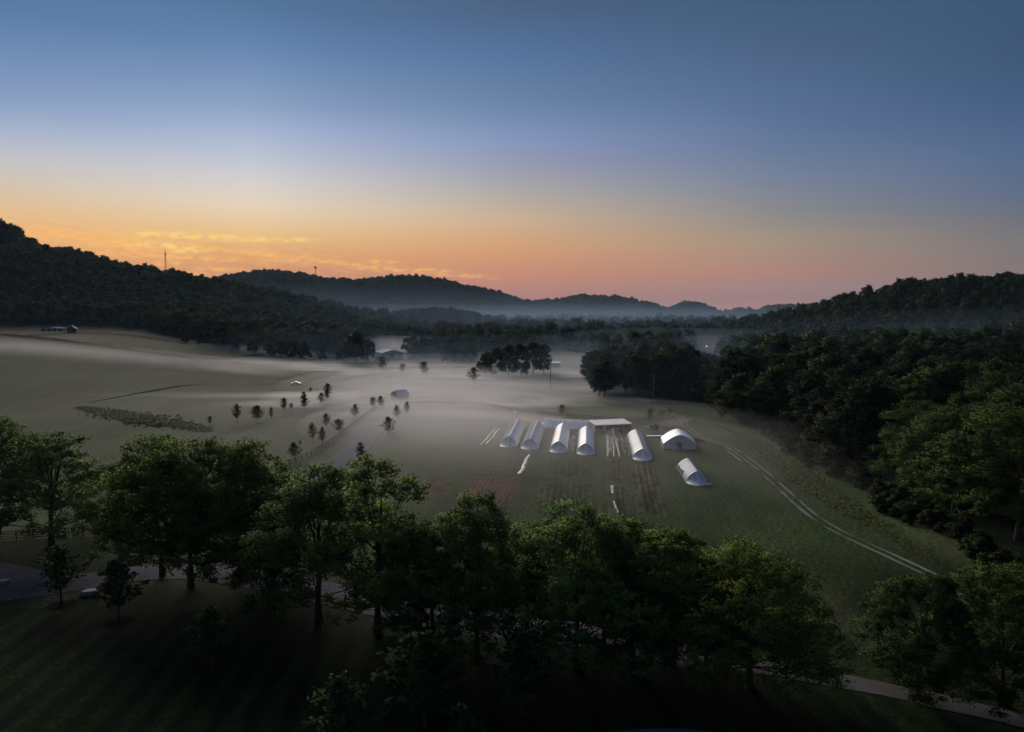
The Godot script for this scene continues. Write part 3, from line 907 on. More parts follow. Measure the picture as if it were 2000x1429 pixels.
	for t in single:
		var s: float = t[3] / 16.0
		tree("valley_tree", small[t[0]] if t[3] < 14.0 or t[2] > 460.0 else mid[t[0]], Vector2(t[1], t[2]), Vector3(s * t[4] * 1.1, s, s * t[4] * 1.1) if t[3] < 14.0 or t[2] > 460.0 else Vector3(s * t[4] * 0.85, s * 0.8, s * t[4] * 0.85), rng.randf() * TAU, t[5])
	var ordinal := ["first", "second", "third", "fourth", "fifth", "sixth", "seventh", "eighth", "ninth", "tenth", "eleventh", "twelfth", "thirteenth", "fourteenth", "fifteenth", "sixteenth", "seventeenth", "eighteenth", "nineteenth", "twentieth"]
	# the dark grove behind the farmyard
	var grove := scatter(24.0, 104.0, 288.0, 372.0, 9.2, func(x, d): return x > 0.098 * d + 2.0 and x < 0.315 * d and d > 300.0 - 0.1 * (x - 30.0) and not (x > 50 and x < 62 and d < 298))
	grove.sort_custom(func(a, b): return a.x / a.y < b.x / b.y)
	var nth := 0
	for p in grove:
		var front: bool = p.y < 312.0
		var hh := 14.5 + 6.0 * smoothstep(30.0, 75.0, p.x) + 2.5 * (rng.randf() - 0.5)
		if p.x / p.y > 0.248 and p.x / p.y < 0.297:
			hh = minf(hh, 14.5)
		var s := hh / 20.0
		var w := s * (0.85 + 0.25 * rng.randf())
		tree("grove_tree", mid[rng.randi() % 5], p, Vector3(w, s, w), rng.randf() * TAU, "%s tree from the left along the front of the grove behind the farmyard" % ordinal[mini(nth, 19)] if front else "dark tree deep in the grove behind the farmyard", "front trees of the grove" if front else "inner trees of the grove")
		nth += 1 if front else 0
	# the wood right of the lane
	var right := scatter(74.0, 250.0, 96.0, 330.0, 11.6, func(x, d): return x > 79.0 + 4.0 * sin(d * 0.07) and x < 0.79 * d + 6.0 and x > 0.315 * d + 4.0 - 200.0 * smoothstep(285.0, 280.0, d))
	right.sort_custom(func(a, b): return a.y < b.y)
	nth = 0
	for p in right:
		var edge: bool = p.x < 90.0
		var hh := (22.5 if p.y < 190.0 else 19.5) + 6.5 * (rng.randf() - 0.5) - (2.5 if edge else 0.0)
		var s := hh / 20.0
		var w := s * (1.05 + 0.4 * rng.randf())
		var near: bool = p.y < 165.0
		tree("wood_tree", (big[rng.randi() % 5] if near else mid[rng.randi() % 5]), p, Vector3(w, s, w), rng.randf() * TAU, ("%s tree from the near end along the edge of the wood by the lane" % ordinal[mini(nth, 19)]) if edge else ("tree in the depth of the near wood at the right edge" if near else "tree in the depth of the wood right of the gravel lane"), "edge trees of the wood by the lane" if edge else ("near inner wood trees" if near else "far inner wood trees"), "tree", M.shaded_leaf if near or rng.randf() < 0.75 else M.leaf)
		nth += 1 if edge else 0
	# --- woods beyond
	var bank := scatter(100.0, 420.0, 335.0, 470.0, 11.0, func(x, d): return x > 0.335 * d and x < 0.8 * d + 8.0)
	var sh := []
	for p in bank:
		sh.append([p.x, p.y, (15.0 + 6.0 * rng.randf()) / 16.0, shade() * 1.15, rng.randf() * TAU, 0.9 + 0.3 * rng.randf()])
	wood_mass("right_slope_wood", "dense wood on the low slope beyond the right-hand trees", small, sh)
	sh = []
	for p in scatter(206.0, 600.0, 470.0, 690.0, 10.0, func(x, d): return x < 0.82 * d + 10.0):
		sh.append([p.x, p.y, (14.0 + 6.0 * rng.randf()) / 16.0, shade() * 0.75, rng.randf() * TAU, 0.85 + 0.35 * rng.randf()])
	wood_mass("right_hill_wood", "dark wood covering the hill at the right edge", small, sh)
	sh = []
	for p in scatter(-760.0, -110.0, 575.0, 935.0, 10.0, func(x, d): return x > -0.84 * d - 10.0 and x < -0.18 * d and (d > 612.0 or x > -215.0) and (d > 640.0 or x > -330.0)):
		sh.append([p.x, p.y, (12.5 + 6.0 * rng.randf()) / 16.0, shade() * 1.3, rng.randf() * TAU, 0.85 + 0.35 * rng.randf()])
	wood_mass("left_hill_wood", "dark wood covering the long hill on the left", small, sh)
	# tree line at the foot of the left hill
	sh = []
	for p in scatter(-330.0, -110.0, 520.0, 606.0, 8.5, func(x, d): return x > -0.41 * d - 60.0 * smoothstep(540.0, 600.0, d) and x < -0.225 * d):
		sh.append([p.x, p.y, (13.0 + 6.0 * rng.randf()) / 16.0, shade(), rng.randf() * TAU, 0.9 + 0.3 * rng.randf()])
	wood_mass("foot_wood", "belt of trees at the foot of the left hill", small, sh)
	# belts across the valley floor, with clearings between them
	sh = []
	for p in scatter(-190.0, 330.0, 500.0, 1500.0, 10.5, func(x, d): return x > -0.2 * d and x < 0.48 * d and (noise.get_noise_2d(x * 0.35, d * 1.3) > (-0.12 if d < 860.0 else -0.02) or (d > 640.0 and d < 720.0 and x < 0.2 * d)) and not (x > 0.25 * d and x < 0.292 * d and d < 640.0) and not (d < 610.0 and x < -68.0) and not (d < 560.0 and x > 16.0 and x < 60.0)):
		sh.append([p.x, p.y, (11.0 + 8.0 * rng.randf()) / 16.0, shade(), rng.randf() * TAU, 0.9 + 0.3 * rng.randf()])
	for p in scatter(-165.0, -35.0, 950.0, 1040.0, 9.5, func(x, d): return pow((x + 98.0) / 55.0, 2.0) + pow((d - 995.0) / 45.0, 2.0) < 1.0):
		sh.append([p.x, p.y, (16.0 + 4.0 * rng.randf()) / 16.0, shade(), rng.randf() * TAU, 1.0])
	wood_mass("valley_wood", "belts of misty trees across the valley floor", small, sh)
	sh = []
	for p in scatter(-1150.0, 190.0, 1500.0, 2260.0, 11.5, func(x, d): return height(x, d) - valley(d) > 3.0 and x > -0.5 * d):
		sh.append([p.x, p.y, 0.6 + 0.75 * rng.randf() * rng.randf() + 0.15 * rng.randf(), shade(), rng.randf() * TAU, 0.85 + 0.3 * rng.randf()])
	wood_mass("far_hill_wood", "wood on the far blue hills left of the middle", small.slice(0, 3), sh)
	sh = []
	for p in scatter(-40.0, 1700.0, 2100.0, 3260.0, 12.0, func(x, d): return height(x, d) - valley(d) > 3.0 and x < 0.6 * d and (d < 2760.0 or x > 540.0)):
		sh.append([p.x, p.y, 0.65 + 0.9 * rng.randf() * rng.randf() + 0.15 * rng.randf(), shade(), rng.randf() * TAU, 0.85 + 0.3 * rng.randf()])
	wood_mass("farthest_hill_wood", "wood on the farthest blue hills right of the middle", small.slice(0, 3), sh)
	# --- rough growth
	var tuft := leaf_tuft()
	tufts("brush", "strip of tall dark brush across the left pasture", tuft, [Vector2(-164, 270), Vector2(-145, 256.5), Vector2(-124, 241.5), Vector2(-110, 233.0), Vector2(-95, 221)], 6.0, 2600, 0.6)
	tufts("ditch_grass", "thin line of rough grass along the pasture bank", tuft, [Vector2(-167, 281), Vector2(-163.6, 299.0), Vector2(-159.6, 317.0), Vector2(-154.6, 336.0), Vector2(-146, 346)], 0.8, 420, 0.4)
	tufts("verge_growth", "rough weedy growth between the gravel lane and the wood", tuft, [Vector2(67, 232), Vector2(70, 214), Vector2(69, 192), Vector2(67.5, 170), Vector2(66, 150), Vector2(65.5, 130), Vector2(66, 108)], 4.0, 5000, 0.3)
	sh = []
	var skirt := curve([Vector2(82, 252), Vector2(77, 214), Vector2(75.5, 190), Vector2(74, 160), Vector2(72.5, 130), Vector2(72, 100)], 1.0)
	for k in 260:
		var q := skirt[rng.randi() % skirt.size()]
		sh.append([q.x + 3.0 + 2.4 * rng.randfn(), q.y + rng.randf(), 0.1 + 0.22 * rng.randf(), shade() * 0.9, rng.randf() * TAU, 0.8])
	wood_mass("wood_skirt", "low bushes along the foot of the near wood", small, sh)

func leaf_tuft() -> ArrayMesh:
	rng.seed = 500
	var tips := PackedVector3Array()
	var outs := PackedVector3Array()
	for k in 9:
		var a := rng.randf() * TAU
		tips.append(Vector3(cos(a) * 0.35 * rng.randf(), 0.25 + 0.5 * rng.randf(), sin(a) * 0.35 * rng.randf()))
		outs.append(Vector3(cos(a), 0.6, sin(a)).normalized())
	return leaf_cloud(tips, outs, 6, 0.5, 0.45, Color(0.058, 0.072, 0.03), 0.3)

func tufts(called: String, label: String, mesh: Mesh, p: Array, width: float, count: int, size: float) -> void:
	var line := curve(p, 1.0)
	var mm := MultiMesh.new()
	mm.transform_format = MultiMesh.TRANSFORM_3D
	mm.use_colors = true
	mm.mesh = mesh
	mm.instance_count = count
	for k in count:
		var t := rng.randf()
		var i := clampi(int(t * (line.size() - 1)), 0, line.size() - 2)
		var e := sin(PI * t) * 0.7 + 0.35
		var q := line[i].lerp(line[i + 1], rng.randf()) + Vector2(rng.randfn(), rng.randfn()) * width * 0.5 * e
		var s := size * (0.4 + 0.9 * rng.randf()) * e
		mm.set_instance_transform(k, Transform3D(Basis.from_euler(Vector3(0, rng.randf() * TAU, 0)) * Basis.from_scale(Vector3(s * 1.3, s, s * 1.3)), spot(q)))
		mm.set_instance_color(k, shade())
	var o := MultiMeshInstance3D.new()
	o.name = called
	o.multimesh = mm
	o.material_override = M.leaf
	add_child(o, true)
	tag(o, label, "undergrowth", "", "stuff")

# ---------------------------------------------------------------- the farm
const ARCH = 1.0

func arch(w: float, h: float, t: float) -> Vector2:
	# a pointed arch: t runs from -1 at the left foot over the ridge at 0 to 1 at the right foot
	var a := (1.0 - absf(t)) * ARCH
	var k := cos(ARCH)
	return Vector2(signf(t) * w / 2.0 * (cos(a) - k) / (1.0 - k), h * sin(a) / sin(ARCH))

func tunnel(at: Vector2, turn: float, length: float, w: float, h: float, bay: float, sag: float, lift: Array, label: String) -> void:
	# a low film tunnel; the node stands at its near end, the tunnel runs away along -z
	var o := base("polytunnel", spot(at), -turn)
	tag(o, label, "polytunnel", "low white polytunnels")
	var bays := int(round(length / bay))
	var nu := 29
	var per := 6
	var nv := bays * per + 1
	var pts := PackedVector3Array()
	var cols := PackedColorArray()
	for b in nv:
		var z := -length * b / (nv - 1.0)
		var f := fmod(float(b) / per, 1.0)
		var bi := b / per
		var valley := sin(PI * f)
		var slack := sag * (0.7 + 0.6 * absf(noise.get_noise_2d(bi * 37.0, at.x * 9.0)))
		for a in nu:
			var t := a / (nu - 1.0) * 2.0 - 1.0
			var q := arch(w, h, t)
			var side := absf(t)
			var s := 1.0 - slack * valley * (0.4 + 0.6 * side)
			var x := q.x * s
			var y := q.y * (1.0 - slack * 0.5 * valley)
			# the lower edge hangs unevenly and stands out between the hoops
			if side > 0.85:
				x += signf(t) * 0.25 * noise.get_noise_2d(bi * 53.0 + 9.0, t * 100.0) * valley
			for l in lift:
				if signf(t) == l[0] and -z / length > l[1] and -z / length < l[2]:
					y = maxf(y, l[3] * (1.0 + 0.3 * noise.get_noise_2d(bi * 41.0, 3.0)))
			pts.append(Vector3(x, maxf(y, 0.02), z + 0.1 * noise.get_noise_2d(t * 60.0, b * 13.0) * side))
			cols.append(Color.WHITE)
	var film := Shape.new()
	for b in nv - 1:
		for a in nu - 1:
			var k := b * nu + a
			film.quad(pts[k], pts[k + 1], pts[k + nu + 1], pts[k + nu])
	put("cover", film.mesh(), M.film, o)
	# ends: the film is gathered and staked a little way out
	for e in [0, 1]:
		pts = PackedVector3Array()
		cols = PackedColorArray()
		for b in 7:
			var f := b / 6.0
			for a in nu:
				var t := a / (nu - 1.0) * 2.0 - 1.0
				var q := arch(w * 0.995, h * 0.995, t)
				var foot := Vector2(t * w / 2.0, 2.8 * sqrt(maxf(0.0, 1.0 - t * t)))
				var g := pow(f, 2.6)
				var x := lerpf(q.x, foot.x, g)
				var z := foot.y * (0.12 * f + 0.88 * g)
				var y := lerpf(q.y, 0.02, f) + 0.04 * noise.get_noise_2d(t * 160.0, f * 30.0 + e * 99.0)
				pts.append(Vector3(x, maxf(y, 0.02), z if e == 0 else -length - z))
				cols.append(Color.WHITE)
		put("end_wall", grid_mesh(nu, 7, pts, cols), M.shaded_film, o)
	stick("end_seam", Vector3(0, h + 0.0, 0.03), Vector3(0, 0.1, 2.86), 0.16, 0.05, M.film, o)
	# hoops just under the film's high lines, and the ridge
	var hoop := Shape.new()
	var hp := PackedVector3Array()
	var hr := PackedFloat32Array()
	for a in 25:
		var q := arch(w + 0.05, h + 0.03, a / 24.0 * 2.0 - 1.0)
		hp.append(Vector3(q.x, q.y, 0))
		hr.append(0.085)
	hoop.tube(hp, hr, 5)
	var hm := hoop.mesh()
	for b in bays + 1:
		put("hoop", hm, M.hoop if b > 0 and b < bays else M.white, o).position.z = -length * b / bays
	stick("ridge", Vector3(0, h + 0.05, 0.0), Vector3(0, h + 0.05, -length), 0.1, 0.06, M.white, o)

func build_farm() -> void:
	var T := deg_to_rad(6.1)
	tunnel(Vector2(-0.9, 198.9), deg_to_rad(5.4), 29.4, 5.0, 2.6, 1.9, 0.24, [[1.0, 0.3, 0.45, 0.75], [1.0, 0.62, 0.9, 0.5]], "leftmost low white polytunnel, with closely ribbed film")
	tunnel(Vector2(4.9, 195.9), T, 29.5, 5.0, 2.6, 1.9, 0.24, [[1.0, 0.4, 0.7, 0.4]], "second low white polytunnel from the left, with closely ribbed film")
	tunnel(Vector2(12.6, 191.5), T, 30.0, 4.9, 2.7, 3.6, 0.24, [[1.0, 0.3, 0.4, 0.4]], "third low white polytunnel from the left, in front of the side-on tunnel")
	tunnel(Vector2(19.7, 188.7), T, 27.4, 4.8, 2.7, 4.0, 0.26, [], "fourth low white polytunnel from the left, with widely spaced ribs")
	tunnel(Vector2(33.6, 181.9), T, 28.7, 4.9, 2.6, 2.6, 0.2, [[-1.0, 0.1, 0.95, 0.35]], "low white polytunnel right of the open shed, its left edge fluttering")
	tunnel(Vector2(41.2, 157.1), deg_to_rad(4.6), 13.4, 4.6, 2.6, 1.7, 0.18, [[-1.0, 0.42, 1.0, 1.25]], "short low white polytunnel nearest the camera, rolled up at its left rear")
	tunnel(Vector2(24.9, 225.3), deg_to_rad(-72.0), 15.0, 4.6, 2.7, 1.1, 0.12, [], "white polytunnel standing side-on behind the others, beside the shed")
	# bare hoops
	var o := base("bare_hoop_tunnel", spot(Vector2(27.2, 184.0)), -T)
	tag(o, "bare hoop tunnel frame without film in front of the open shed", "tunnel frame")
	var hoop := Shape.new()
	var hp := PackedVector3Array()
	var hr := PackedFloat32Array()
	for a in 25:
		var q := arch(4.9, 2.6, a / 24.0 * 2.0 - 1.0)
		hp.append(Vector3(q.x, q.y, 0))
		hr.append(0.03)
	hoop.tube(hp, hr, 5)
	var hm := hoop.mesh()
	for k in 13:
		put("hoop", hm, M.steel, o).position.z = -k * 2.35
	stick("ridge_pole", Vector3(0, 2.62, 0), Vector3(0, 2.62, -28.2), 0.09, 0.09, M.steel, o)
	high_tunnel()
	shed()
	# little things round the yard
	var c := base("cabinet", spot(Vector2(43.2, 219.5)), deg_to_rad(-8))
	tag(c, "dark upright cabinet with a flat cap in the yard by the fence", "outhouse")
	block("body", Vector3(1.0, 2.2, 1.0), Vector3(0, 1.1, 0), M.dark_wood, c)
	block("roof", Vector3(1.25, 0.14, 1.25), Vector3(0, 2.27, 0), M.dark_wood, c)
	block("door", Vector3(0.7, 1.8, 0.05), Vector3(0, 1.0, 0.53), M.dull_tin, c)
	var tr := base("trough", spot(Vector2(42.6, 211.5)), deg_to_rad(2))
	tag(tr, "long low pale trough left of the big high tunnel", "trough")
	block("basin", Vector3(4.6, 0.3, 0.8), Vector3(0, 0.3, 0), M.plastic, tr)
	block("rim", Vector3(4.8, 0.07, 0.95), Vector3(0, 0.485, 0), M.white, tr)
	for x in [-1.9, 1.9]:
		block("foot", Vector3(0.2, 0.15, 0.7), Vector3(x, 0.075, 0), M.dark_wood, tr)
	var h := Shape.new()
	for k in 14:
		for j in 5:
			var f := func(kk, jj): return Vector3(cos(TAU * kk / 14.0) * (1.0 - jj / 5.0) * (2.6 + 0.5 * sin(kk % 14 * 1.7)), 0.9 * sin(PI / 2 * jj / 5.0) * (1.0 + 0.2 * sin(kk % 14 * 2.3) * (1.0 - jj / 5.0)), sin(TAU * kk / 14.0) * (1.0 - jj / 5.0) * 1.9)
			h.quad(f.call(k, j), f.call(k + 1, j), f.call(k + 1, j + 1), f.call(k, j + 1))
	var heap := put("compost_heap", h.mesh(), M.mulch)
	heap.position = spot(Vector2(53.2, 205.0), -0.02)
	tag(heap, "dark heap on the grass right of the big high tunnel", "heap")
	var boards := [[Vector2(43.2, 155.0), 0.25, "small pale board lying at the corner of the short tunnel"], [Vector2(1.2, 260.5), 0.1, "small pale box in the mist by the paddock fence"]]
	for b in boards:
		var s := Shape.new()
		s.box(Vector3(0, 0.12, 0), Vector3(1.1, 0.24, 0.5))
		s.box(Vector3(0, 0.26, 0), Vector3(1.2, 0.05, 0.6))
		var m := put("crate", s.mesh(), M.white)
		m.position = spot(b[0])
		m.rotation.y = b[1]
		tag(m, b[2], "crate")
	var bits := Shape.new()
	rng.seed = 91
	for k in 150:
		var t := rng.randf()
		var p := Vector2(14.8, 188.0).lerp(Vector2(18.3, 214.0), t) + Vector2((rng.randf() - 0.3) * 2.2 * (1.0 - 0.4 * t), 0)
		if k > 110:
			p = Vector2(30.6, 183.0).lerp(Vector2(32.9, 210.0), t) + Vector2((rng.randf() - 0.5) * 2.2, 0)
		bits.box(spot(p, 0.16), Vector3(0.1 + 0.16 * rng.randf(), 0.1 + 0.15 * rng.randf(), 0.12 + 0.3 * rng.randf()))
	tag(put("pots", bits.mesh(), M.dull_plastic), "scattered pale pots and plastic between the tunnels", "pots", "", "stuff")
	var hose := strip("hose", [Vector2(58.2, 191.0), Vector2(58.4, 186), Vector2(58.0, 178)], 0.06, 0.06, M.dull_plastic, Color.WHITE, 0.3, 0.03)
	tag(hose, "thin pale hose lying along the left side of the lane", "hose")
	for b in [[-58.1, 95.6, 1.15, 0.62, 0.75, "pale flat-topped boulder on the lawn beside the road"], [-72.8, 99.4, 0.9, 0.5, 0.6, "pale rock beside the side road at the left edge"]]:
		rng.seed = int(b[2] * 100)
		var s := Shape.new()
		var rr := []
		for k in 9:
			rr.append(0.85 + 0.3 * rng.randf())
		for k in 9:
			var a := func(kk, y, sc): return Vector3(cos(TAU * kk / 9.0) * b[2] * rr[kk % 9] * sc, y, sin(TAU * kk / 9.0) * b[4] * rr[kk % 9] * sc)
			s.quad(a.call(k, 0.0, 1.0), a.call(k + 1, 0.0, 1.0), a.call(k + 1, b[3] * 0.7, 1.04), a.call(k, b[3] * 0.7, 1.04))
			s.quad(a.call(k, b[3] * 0.7, 1.04), a.call(k + 1, b[3] * 0.7, 1.04), a.call(k + 1, b[3], 0.9), a.call(k, b[3], 0.9))
			s.tri(a.call(k, b[3], 0.9), a.call(k + 1, b[3], 0.9), Vector3(0, b[3] * 1.05, 0))
		var m := put("boulder", s.mesh(), M.rock)
		m.position = spot(Vector2(b[0], b[1]), -0.02)
		m.rotation.y = 0.2
		tag(m, b[5], "boulder")

func roof_y(prof: PackedVector2Array, x: float) -> float:
	for k in prof.size() - 1:
		if x <= prof[k + 1].x:
			return lerpf(prof[k].y, prof[k + 1].y, clampf((x - prof[k].x) / maxf(prof[k + 1].x - prof[k].x, 1e-4), 0.0, 1.0))
	return prof[prof.size() - 1].y

func high_tunnel() -> void:
	var o := base("high_tunnel", spot(Vector2(45.9, 193.0)), deg_to_rad(-8.0))
	tag(o, "big white high tunnel with upright sides and an open dark doorway", "greenhouse")
	var w := 9.0
	var ln := 9.5
	var side := 1.5
	var prof := PackedVector2Array()
	for a in 25:
		var t := a / 24.0 * 2.0 - 1.0
		prof.append(Vector2(t * w / 2.0, side + (4.1 - side) * (1.0 - pow(absf(t), 1.55))))
	var pts := PackedVector3Array()
	var cols := PackedColorArray()
	for b in 25:
		for p in prof:
			var s := 1.0 - 0.012 * sin(PI * fmod(b / 6.0, 1.0))
			pts.append(Vector3(p.x * s * 1.01, (p.y - side) * s + side + 0.02, 0.12 - (ln + 0.24) * b / 24.0))
			cols.append(Color.WHITE)
	var film := Shape.new()
	for b in 24:
		for k in 24:
			film.quad(pts[b * 25 + k], pts[b * 25 + k + 1], pts[b * 25 + k + 26], pts[b * 25 + k + 25])
	put("roof_cover", film.mesh(), M.film, o)
	# end walls: the near one has a doorway
	for e in [0.0, -ln]:
		var s := Shape.new()
		var xs := [-4.5, -4.3, -4.0, -3.5, -3.0, -2.5, -2.0, -1.5, -1.1, -0.6, 0.0, 0.7, 1.2, 1.7, 2.2, 2.8, 3.4, 4.0, 4.3, 4.5]
		for k in xs.size() - 1:
			var door: float = 2.3 if e == 0.0 and xs[k] > -1.15 and xs[k + 1] < 0.75 else 0.0
			s.quad(Vector3(xs[k], door, e), Vector3(xs[k + 1], door, e), Vector3(xs[k + 1], roof_y(prof, xs[k + 1]), e), Vector3(xs[k], roof_y(prof, xs[k]), e))
		put("end_wall", s.mesh(), M.shaded_film, o)
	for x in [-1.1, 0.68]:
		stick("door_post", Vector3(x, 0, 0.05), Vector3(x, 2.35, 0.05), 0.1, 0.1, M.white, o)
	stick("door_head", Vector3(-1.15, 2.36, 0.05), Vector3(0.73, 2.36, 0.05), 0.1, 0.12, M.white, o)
	var leaf := block("door_panel", Vector3(0.95, 2.1, 0.05), Vector3(-1.65, 1.1, 0.1), M.shaded_film, o)
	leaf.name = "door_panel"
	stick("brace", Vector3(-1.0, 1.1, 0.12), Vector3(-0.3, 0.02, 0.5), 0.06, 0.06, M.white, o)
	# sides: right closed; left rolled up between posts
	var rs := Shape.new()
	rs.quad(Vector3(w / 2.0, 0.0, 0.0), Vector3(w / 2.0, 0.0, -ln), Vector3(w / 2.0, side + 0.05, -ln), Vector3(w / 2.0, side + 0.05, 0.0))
	put("side_wall", rs.mesh(), M.shaded_film, o)
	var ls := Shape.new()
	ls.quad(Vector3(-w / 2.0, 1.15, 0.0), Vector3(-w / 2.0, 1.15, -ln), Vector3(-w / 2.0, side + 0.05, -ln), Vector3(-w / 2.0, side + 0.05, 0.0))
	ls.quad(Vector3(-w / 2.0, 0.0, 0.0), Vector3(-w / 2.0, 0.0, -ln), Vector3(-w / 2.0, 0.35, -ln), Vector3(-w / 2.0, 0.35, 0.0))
	put("side_wall", ls.mesh(), M.shaded_film, o)
	for k in 5:
		stick("side_post", Vector3(-w / 2.0 - 0.03, 0, -ln * k / 4.0), Vector3(-w / 2.0 - 0.03, side, -ln * k / 4.0), 0.09, 0.09, M.white, o)
		var h := Shape.new()
		var hp := PackedVector3Array()
		var hr := PackedFloat32Array()
		for p in prof:
			hp.append(Vector3(p.x * 1.015, p.y + 0.05, 0))
			hr.append(0.05)
		h.tube(hp, hr, 5)
		put("hoop", h.mesh(), M.white, o).position.z = 0.12 - (ln + 0.24) * k / 4.0
	for x in [-3.2, -2.1, 1.9, 3.1]:
		stick("end_stud", Vector3(x, 0, 0.03), Vector3(x, 3.0 - 0.22 * absf(x), 0.03), 0.06, 0.05, M.white, o)
	stick("skirt_board", Vector3(-w / 2.0, 0.1, 0.07), Vector3(-1.15, 0.1, 0.07), 0.05, 0.2, M.dark_wood, o)
	stick("skirt_board", Vector3(0.75, 0.1, 0.07), Vector3(w / 2.0, 0.1, 0.07), 0.05, 0.2, M.dark_wood, o)

func shed() -> void:
	var o := base("open_shed", spot(Vector2(31.3, 219.6)), deg_to_rad(14.0))
	tag(o, "long open-fronted shed with a pale tin lean-to roof and dark inside", "shed")
	var w := 12.2
	var dp := 5.6
	# the roof: sheets with raised seams
	for k in 12:
		var x := -w / 2.0 + (k + 0.5) * w / 12.0
		block("roof_sheet", Vector3(w / 12.0 - 0.03, 0.06, dp + 1.2), Vector3(x, 2.83 + (0.006 if k % 2 else 0.0), -dp / 2.0 + 0.1), M.tin, o, Vector3(deg_to_rad(4.0), 0, 0))
	stick("eave_board", Vector3(-w / 2.0, 2.5, 0.62), Vector3(w / 2.0, 2.5, 0.62), 0.06, 0.2, M.white, o)
	for k in 5:
		var x := -w / 2.0 + 0.25 + k * (w - 0.5) / 4.0
		stick("post", Vector3(x, 0, 0), Vector3(x, 2.62, 0), 0.18, 0.18, M.dark_wood, o)
	for k in 20:
		var x := -w / 2.0 + 0.3 + (k + 0.5) * (w - 0.6) / 20.0
		block("wall_board", Vector3((w - 0.6) / 20.0 - 0.02, 2.9, 0.05), Vector3(x, 1.45, -dp), M.dark_wood, o)
	for s in [-1.0, 1.0]:
		for k in 9:
			block("wall_board", Vector3(0.05, 2.62, dp / 9.0 - 0.02), Vector3(s * (w / 2.0 - 0.25), 1.31, -(k + 0.5) * dp / 9.0), M.grey_wood if s < 0 else M.dark_wood, o)
	stick("beam", Vector3(-w / 2.0 + 0.2, 2.45, 0.0), Vector3(w / 2.0 - 0.2, 2.45, 0.0), 0.14, 0.22, M.dark_wood, o)
	var f := base("cooler", spot(Vector2(28.8, 221.2)), deg_to_rad(14.0))
	tag(f, "pale upright cooler standing at the left inside the open shed", "cooler")
	block("body", Vector3(0.8, 1.7, 0.75), Vector3(0, 0.9, 0), M.plastic, f)
	block("door", Vector3(0.74, 1.55, 0.05), Vector3(0, 0.92, 0.4), M.white, f)
	for x in [-0.3, 0.3]:
		block("foot", Vector3(0.1, 0.1, 0.6), Vector3(x, 0.05, 0), M.rubber, f)

# ---------------------------------------------------------------- fences
func fence(called: String, label: String, p: Array, gap: float, h: float, rails: int, thick: float, m: Material, category := "fence", by_span := true) -> void:
	var a: Vector2 = p[0]
	var o := base(called, spot(a))
	tag(o, label, category)
	var o_at := o.position
	var line := curve(p, 0.5)
	var posts := PackedVector2Array([line[0]])
	var run := 0.0
	for k in range(1, line.size()):
		run += line[k].distance_to(line[k - 1])
		if run >= gap:
			run = 0.0
			posts.append(line[k])
	for k in posts.size():
		var g := spot(posts[k]) - o_at
		stick("post", g + Vector3(0, -0.2, 0), g + Vector3(0.02 * sin(k * 7.0), h + 0.08 + 0.05 * sin(k * 3.3), 0), thick, thick, m, o)
	for r in rails:
		var y := h * (r + 1.0) / rails - 0.08
		var k := 0
		while k < posts.size() - 1:
			var e := mini(k + (1 if by_span else 3), posts.size() - 1)
			var q := spot(posts[k], y) - o_at
			var s := spot(posts[e], y) - o_at
			stick("rail", q, s, thick * 0.35, thick * 1.05, m, o)
			k = e

